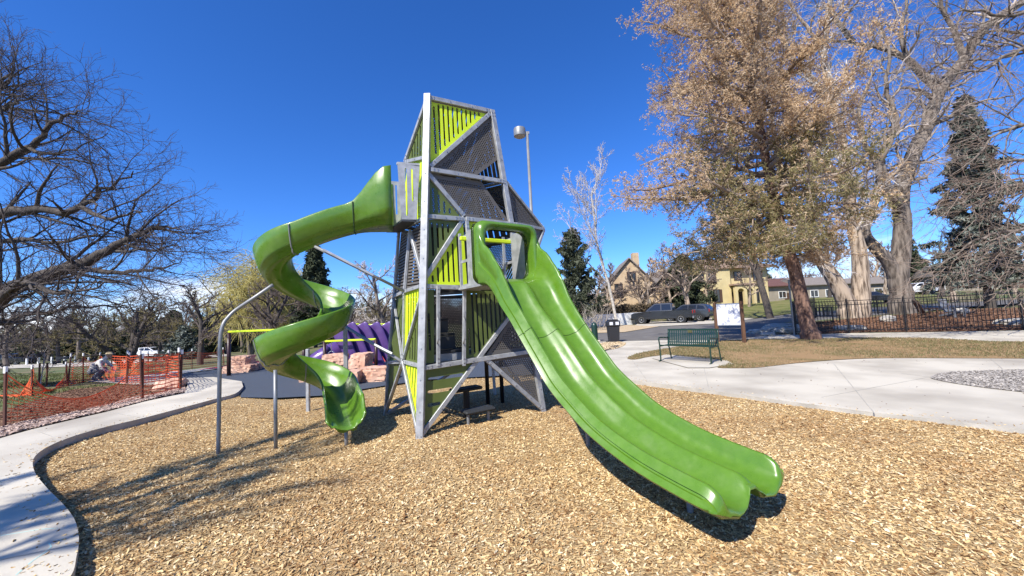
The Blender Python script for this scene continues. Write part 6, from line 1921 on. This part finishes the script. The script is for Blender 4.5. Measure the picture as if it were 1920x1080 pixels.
limb(t, [D1(1575, 240), D1(1540, 170, 1), D1(1490, 110, 1), D1(1455, 50, 1), D1(1440, -10, 1)], .28, .04)
limb(t, [D1(1548, 110), D1(1520, 60), D1(1490, 20), D1(1470, -30)], .16, .03)
limb(t, [D1(1527, 470), D1(1505, 478), D1(1490, 465), D1(1470, 470)], .14, .02)
t.parts(root, M['barklight'], M['twiglight'], split=1)
Y2 = 25.5
b2_ = stand(1692, Y2)
root = tree_thing('cottonwood_tree', b2_, 'dark furrowed cottonwood with a long bare limb sweeping up over the yard')
t = Tree(73, cw_lv)
D2 = lambda x, y, dY=0: dp(x, y, Y2 + dY)
limb(t, [b2_ - zt * .3, b2_ + Vector((0, 0, .6)), D2(1690, 550), D2(1684, 520), D2(1690, 470), D2(1692, 420), D2(1690, 360), D2(1712, 290), D2(1738, 240), D2(1752, 195), D2(1775, 150), D2(1808, 110), D2(1840, 60), D2(1890, 20), D2(1960, -20)], .86, .22, wob=.03, t0=.4, ex=.5)
limb(t, [D2(1684, 530), D2(1665, 490), D2(1635, 458), D2(1622, 430), D2(1640, 380), D2(1648, 320), D2(1618, 260), D2(1612, 200), D2(1640, 130)], .46, .07, wob=.03, t0=.4)
limb(t, [D2(1692, 400), D2(1660, 350, -1), D2(1652, 300, -1), D2(1672, 250, -1), D2(1680, 220, -1), D2(1660, 160, -1), D2(1668, 100, -1), D2(1655, 50, -1)], .34, .05)
limb(t, [D2(1770, 165), D2(1740, 150, 1), D2(1700, 110, 1), D2(1650, 90, 1), D2(1600, 80, 1), D2(1560, 75, 1)], .34, .06)
limb(t, [D2(1756, 190), D2(1725, 170), D2(1690, 165), D2(1665, 195)], .16, .03)
limb(t, [D2(1650, 330), D2(1690, 305, 1), D2(1735, 300, 1), D2(1780, 270, 1)], .12, .03)
limb(t, [D2(1620, 265), D2(1590, 250), D2(1570, 225)], .16, .03)
limb(t, [D2(1600, 80, 1), D2(1570, 40, 1), D2(1556, 0, 1), D2(1560, -60, 1)], .2, .05)
limb(t, [D2(1808, 110), D2(1790, 60, 1), D2(1765, 10, 1), D2(1750, -60, 1)], .22, .06)
limb(t, [D2(1738, 240), D2(1790, 215, -1), D2(1840, 190, -1), D2(1900, 180, -1)], .16, .04)
limb(t, [D2(1700, 110, 1), D2(1690, 60, 1), D2(1700, 0, 1), D2(1695, -60, 1)], .18, .05)
t.parts(root, M['bark'], mat('tan_twigs', (.20, .155, .12), .9, col2=(.44, .37, .31), island=True, c_lo=.1, c_hi=.9), split=1)

# --- bare tree reaching in from the right edge
root = tree_thing('budding_elm', (25, 12, .08), 'brown budding elm whose drooping twigs hang in from the photo edge over the yard')
t = Tree(75, [dict(seg=6, wob=.05), dict(n=1.5, per=1.0, ang=(25, 55), len=2.8, rr=.5, rmax=.05, seg=6, wob=.13, trop=-.03, end=.3, tap=.45),
      dict(n=3.0, per=1.0, ang=(25, 55), len=1.3, rr=.5, rmax=.018, seg=5, wob=.15, trop=-.04, rmin=.008, tap=.45, t0=.12),
      dict(n=3.0, per=1.0, ang=(22, 50), len=.6, rr=.55, seg=3, wob=.16, rmin=.0058, tap=.4, t0=.08)])
tb = Vector((25, 12.5, .08))
t.out[0].append(([tuple(tb - zt * .2), tuple(tb + zt * 3), tuple(tb + zt * 6), tuple(tb + zt * 9)], [.5, .42, .36, .25]))
D3 = lambda x, y, Y=13.0: dp(x, y, Y)
for pts in ([tb + zt * 5, D3(2060, 330), D3(1960, 340), D3(1880, 352), D3(1820, 375), D3(1760, 400)],
            [tb + zt * 4, D3(2060, 420), D3(1980, 430, 12.5), D3(1920, 430, 12.5), D3(1860, 440, 12.5), D3(1800, 470, 12.5), D3(1760, 500, 12.5)],
            [tb + zt * 7, D3(2060, 200), D3(1960, 230), D3(1890, 240), D3(1830, 290), D3(1790, 330)],
            [tb + zt * 8, D3(2060, 60), D3(1960, 100), D3(1900, 95), D3(1850, 130), D3(1790, 140), D3(1740, 170)],
            [tb + zt * 6, D3(2060, 280, 12), D3(1980, 300, 12), D3(1900, 300, 12), D3(1850, 330, 12)],
            [tb + zt * 9, D3(2060, -40), D3(1960, 10), D3(1880, 30), D3(1800, 20), D3(1740, 60)],
            [tb + zt * 3.4, D3(2060, 480), D3(1980, 500), D3(1900, 480), D3(1840, 520)],
            [tb + zt * 8.5, D3(2050, 0, 14), D3(1950, 60, 14), D3(1850, 60, 14), D3(1780, 100, 14)]):
    limb(t, pts, .13, .010, t0=.25)
t.parts(root, M['bark'], M['twigred'])

# --- leaning pine with dying tan needles
Yp = 15.5
bp_ = Vector(gz(1524, 637, .09)); Yp = bp_.y
root = tree_thing('leaning_pine', bp_, 'leaning pine with reddish trunk and dying tan and olive needles')
pl = [dict(seg=6, wob=.05), dict(n=1, ang=(50, 80), len=2, seg=5), dict(n=3.8, per=1.0, t0=.12, ang=(35, 70), len=1.35, rr=.5, seg=4, wob=.18, trop=.02, rmin=.012, tap=.45),
      dict(n=5.2, per=1.0, t0=.1, ang=(30, 65), len=.62, rr=.5, seg=2, wob=.2, trop=-.03, rmin=.0065, tap=.4)]
t = Tree(77, pl)
D4 = lambda x, y, dY=0: dp(x, y, Yp + dY)
tp = [bp_ - zt * .3, bp_ + Vector((-.08, 0, .25)), D4(1512, 600), D4(1500, 550), D4(1488, 500), D4(1470, 450), D4(1455, 390), D4(1440, 320), D4(1425, 240), D4(1408, 160), D4(1396, 80), D4(1390, 0), D4(1385, -110), D4(1380, -200)]
sp = smooth_loop([tuple(p) for p in tp], 4, False)
K = len(sp) - 1
flr = [.40 if i == 0 else (.34 if i < 5 else .27 * (1 - .93 * (i / K) ** 1.1) + .02) for i in range(K + 1)]
t.out[0].append((sp, flr))
Rr = random.Random(9)
# level 1: real boughs, longer in the middle of the crown
for i in range(116):
    u = (i + Rr.random()) / 116
    x_ = .33 + .67 * u; j = min(int(x_ * K), K - 1); p = Vector(sp[j]).lerp(Vector(sp[j + 1]), x_ * K - j)
    a = i * 2.399 + Rr.uniform(-.3, .3)
    ln = (4.5 * sin(pi * min(1, .16 + .80 * u) ** .85) ** .8 + .5) * Rr.uniform(.62, 1.08)
    if cos(a) > .2: ln *= .60 + .15 * (1 - u)
    if cos(a) < -.3: ln *= 1.16
    elev = -.10 + .75 * u + Rr.uniform(-.12, .12) - (.28 if u < .25 else 0)
    d = nrm((cos(a), sin(a), elev))
    t.lv[1] = dict(n=0, seg=7, wob=.10, trop=.015 if u > .2 else -.03, end=.15)
    t.shoot(tuple(p), d, ln, .045 + .012 * ln, 1)
for _l in (2, 3):
    t.out[_l] = [q for q in t.out[_l] if min(p[2] for p in q[0]) > 3.25 + .35 * sin(q[0][0][0] * 2)]
t.out[1] = [q for q in t.out[1] if q[0][-1][2] > 3.6]
t.parts(root, M['barkred'], mat('pine_twigs', (.16, .11, .08), .9, col2=(.38, .30, .23), island=True, c_lo=.1, c_hi=.9), split=1, cn='branches')
_d = lambda P: [tuple((np.array(a) + np.array(b)) / 2) for a, b in zip(P, P[1:])] + list(P[1:])
tips = np.vstack([poly_np([(_d(p), 0) for p, _ in t.out[3]]), poly_np([(p[2:], 0) for p, _ in t.out[2]])])
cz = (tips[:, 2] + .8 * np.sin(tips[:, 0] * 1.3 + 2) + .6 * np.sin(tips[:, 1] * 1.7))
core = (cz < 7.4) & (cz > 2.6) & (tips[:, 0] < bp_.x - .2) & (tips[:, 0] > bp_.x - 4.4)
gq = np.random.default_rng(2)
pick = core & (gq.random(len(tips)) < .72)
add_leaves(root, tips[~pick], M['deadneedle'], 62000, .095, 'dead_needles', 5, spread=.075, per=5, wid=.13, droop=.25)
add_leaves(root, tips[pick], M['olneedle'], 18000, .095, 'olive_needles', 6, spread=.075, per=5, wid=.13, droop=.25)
print('pine tips', len(tips), core.sum())

# --- trees outside the frame whose shadows fall across the chips and the paths
sh1, _ = make_bare('shade_tree', (-6.6, -3.0, .08), 13.0, 'bare tree behind the photographer on the path side of the play area', None, M['barkdark'], M['twigdark'], 81, dens=1.5, rmin=.020, trop=.16, spread=(25, 50), lv5=False, r0=.17)
clone(sh1, (5.8, -2.6, .08), 2.0, 'bare tree behind the photographer on the plaza side of the play area', 1.1)
sp_root, _ = make_bare('sapling', at(78, 14.2), 2.3, 'thin pale staked sapling on the grass inside the netting', None, M['birchbark'], M['twig'], 83, dens=.6, rmin=.005, spread=(25, 50), r0=.022, lv5=False)
for k, px_ in enumerate((73, 87)):
    g = stand(px_, 14.2); tag(MB().tube([g - zt * .1, g + zt * .85], .028, 8).build('sapling_stake', M['woodpost']), ('wooden stake nearer the edge of the photo beside the sapling', 'wooden stake on the netting side of the sapling')[k], 'stake', 'stakes holding the sapling')

def far_wood(name, pxs, Y0, Y1, hmax, n, m, label, seed):
    g = np.random.default_rng(seed); V = []; 
    xs = g.uniform(*pxs, n); ys = g.uniform(Y0, Y1, n)
    B = np.array([stand(a, b) for a, b in zip(xs, ys)])
    cl = np.array([abs(wob2(a * .06, b * .02)) for a, b in zip(xs, ys)])
    top = hmax * (.45 + .9 * cl) * g.uniform(.5, 1.05, n)
    z0 = B[:, 2] + top * g.uniform(-.1, .75, n)
    P0 = np.column_stack([B[:, 0], B[:, 1], z0])
    D = np.column_stack([g.normal(0, .55, n), g.normal(0, .3, n), g.uniform(.2, 1, n)]); D /= np.linalg.norm(D, axis=1, keepdims=True)
    ln = g.uniform(.8, 2.4, (n, 1)) * hmax / 10
    S = np.column_stack([D[:, 2], g.normal(0, .4, n), -D[:, 0]]); S /= np.linalg.norm(S, axis=1, keepdims=True)
    wd = g.uniform(.03, .085, (n, 1))
    V = np.stack([P0 - S * wd, P0 + S * wd, P0 + D * ln], 1).reshape(-1, 3)
    return tag(raw(name, V, np.arange(n * 3).reshape(-1, 3), m), label, 'woods', kind='stuff')
far_wood('distant_woods', (-260, 900), 88, 116, 11.5, 42000, M['twig'], 'brown leafless woods far behind the park', 1)
far_wood('distant_woods', (980, 2200), 92, 118, 11.0, 26000, M['twigred'], 'brown leafless woods far behind the houses', 2)

# ------------------------------------------------------------------ grass tufts on the turf island and dry stems
def tufts(name, poly, n, hmin, hmax, m, label, zf, wid=.004, seed=0, cat='grass', clump=.5):
    g = np.random.default_rng(seed)
    P = np.array(poly); lo = P.min(0); hi = P.max(0)
    C = g.uniform(lo, hi, (n * 3, 2)); C = C[inpoly(C, poly)][:n]
    den = np.array([wob2(a * 1.1 + 3, b * 1.1) for a, b in C])
    C = C[(den + g.normal(0, clump, len(C))) > 0]
    z = np.array([zf(a, b) for a, b in C])
    k = 3; C = np.repeat(C, k, 0); z = np.repeat(z, k); N_ = len(C)
    C = C + g.normal(0, .02, (N_, 2))
    a = g.uniform(0, 6.28, N_); h = g.uniform(hmin, hmax, N_); ln = g.uniform(.1, .7, N_) * h
    B = np.column_stack([C, z]); s_ = np.column_stack([-np.sin(a), np.cos(a), np.zeros(N_)]) * wid
    T_ = B + np.column_stack([np.cos(a) * ln, np.sin(a) * ln, h])
    V = np.stack([B - s_, B + s_, T_], 1).reshape(-1, 3)
    return tag(raw(name, V, np.arange(N_ * 3).reshape(-1, 3), m), label, cat, kind='stuff')
gm = mat('turf_blades', (.16, .13, .05), .9, col2=(.085, .11, .03), island=True, c_lo=.2, c_hi=.9)
gm2 = mat('dry_blades', (.34, .245, .13), .9, col2=(.20, .15, .075), island=True, c_lo=.2, c_hi=.9)
gm3 = mat('lawn_blades', (.085, .13, .028), .9, col2=(.20, .19, .07), island=True, c_lo=.2, c_hi=.9)
tufts('dry_grass', isl1, 26000, .015, .045, gm2, 'sparse dry grass on the worn turf island', lambda a, b_: .105, .006, 1)
tufts('turf_grass', isl1, 20000, .015, .05, gm, 'patchy green grass on the turf island', lambda a, b_: .105, .006, 2, clump=.25)
lgp = px2t([(0, 775), (60, 755), (130, 733), (200, 725), (280, 722), (210, 700), (0, 700), (-120, 720), (-120, 790)])
tufts('lawn_grass', lgp, 30000, .03, .07, gm3, 'green grass on the bank beyond the path', lambda a, b_: hgt(a, b_) - .01, .010, 3)
# mulch and leaf litter lumps on the brown bed and the yard
def litter(name, poly, n, size, m, label, zf, seed):
    g = np.random.default_rng(seed); P = np.array(poly); lo = P.min(0); hi = P.max(0)
    C = g.uniform(lo, hi, (n * 3, 2)); C = C[inpoly(C, poly)][:n]; N_ = len(C)
    z = np.array([zf(a, b) for a, b in C])
    B = np.column_stack([C, z])
    D = g.normal(0, 1, (N_, 3)) * [1, 1, .25]; D /= np.linalg.norm(D, axis=1, keepdims=True)
    E = np.cross(D, g.normal(0, 1, (N_, 3)) * [.4, .4, 1]); E /= np.linalg.norm(E, axis=1, keepdims=True)
    s_ = size * g.uniform(.5, 1.4, (N_, 1))
    B[:, 2] += s_[:, 0] * .25
    V = np.stack([B - D * s_, B + E * s_ * .45, B + D * s_, B - E * s_ * .45, B + [0, 0, .35] * s_], 1).reshape(-1, 3)
    Fc = (np.array([[0, 3, 4], [3, 2, 4], [2, 1, 4], [1, 0, 4]])[None] + (np.arange(N_) * 5)[:, None, None]).reshape(-1, 3)
    return tag(raw(name, V, Fc, m), label, 'loose mulch', kind='stuff')
lm = mat('bark_bits', (.075, .038, .022), .95, col2=(.24, .13, .075), island=True, c_lo=.05, c_hi=.95)
rm_ = mat('rock_bits', (.20, .13, .10), .9, col2=(.58, .44, .36), island=True, c_lo=.05, c_hi=.95)
st_ = mat('straw_bits', (.40, .29, .16), .9, col2=(.62, .50, .32), island=True, c_lo=.05, c_hi=.95)
gvm = mat('gravel_bits', (.16, .14, .12), .9, col2=(.46, .42, .37), island=True, c_lo=.05, c_hi=.95)
litter('bark_litter', soil, 9000, .035, lm, 'brown bark bits over the planting bed', lambda a, b_: hgt(a, b_) + .015, 1)
litter('rock_mulch', rmul, 9000, .045, rm_, 'pink and grey rock mulch along the path', lambda a, b_: hgt(a, b_) + .03, 2)
litter('yard_bark', yard, 13000, .06, lm, 'brown bark mulch inside the picket fence', lambda a, b_: hgt(a, b_) + .01, 3)
litter('straw_litter', isl3, 2500, .04, st_, 'straw mulch around the trash can', lambda a, b_: .10, 4)
litter('gravel', isl2, 14000, .022, gvm, 'grey brown gravel in the path island', lambda a, b_: .10, 5)
# pale dry stems beside the wall
root = empty('dry_shrub', at(1108, 30), label='pale leafless shrub of upright stems left of the trash can', cat='shrub')
t = Tree(91, [dict(seg=4, wob=.12), dict(n=6, t0=.1, ang=(15, 40), rat=.6, rr=.6, seg=4, wob=.15, rmin=.007), dict(n=4, t0=.1, ang=(15, 45), rat=.5, rr=.6, seg=3, wob=.15, rmin=.006)])
for k in range(26):
    p = stand(1095 + (k % 9) * 5, 29 + (k % 3) * .8); t.shoot(tuple(p), nrm((t.r.gauss(0, .2), t.r.gauss(0, .2), 1)), t.r.uniform(1.0, 2.0), .014, 0)
t.parts(root, M['weed'], M['weed'], tn='stems', cn='twigs', sides=(4, 3, 3, 3, 3, 3, 3))
g_ = np.random.default_rng(8)
litter('leaf_debris', plaza, 1500, .012, lm, 'tiny dark leaf bits scattered on the pale plaza', lambda a, b_: .095, 6)
litter('path_debris', slab_l, 500, .010, lm, 'tiny dark leaf bits scattered on the near curved path', lambda a, b_: .104, 7)
tri = sum(sum(max(1, l - 2) for l in [p.loop_total for p in o.data.polygons]) if len(o.data.polygons) < 2000 else len(o.data.polygons) * 2 for o in bpy.data.objects if o.type == 'MESH')
print('objects', len(bpy.data.objects), 'tris ~', tri)
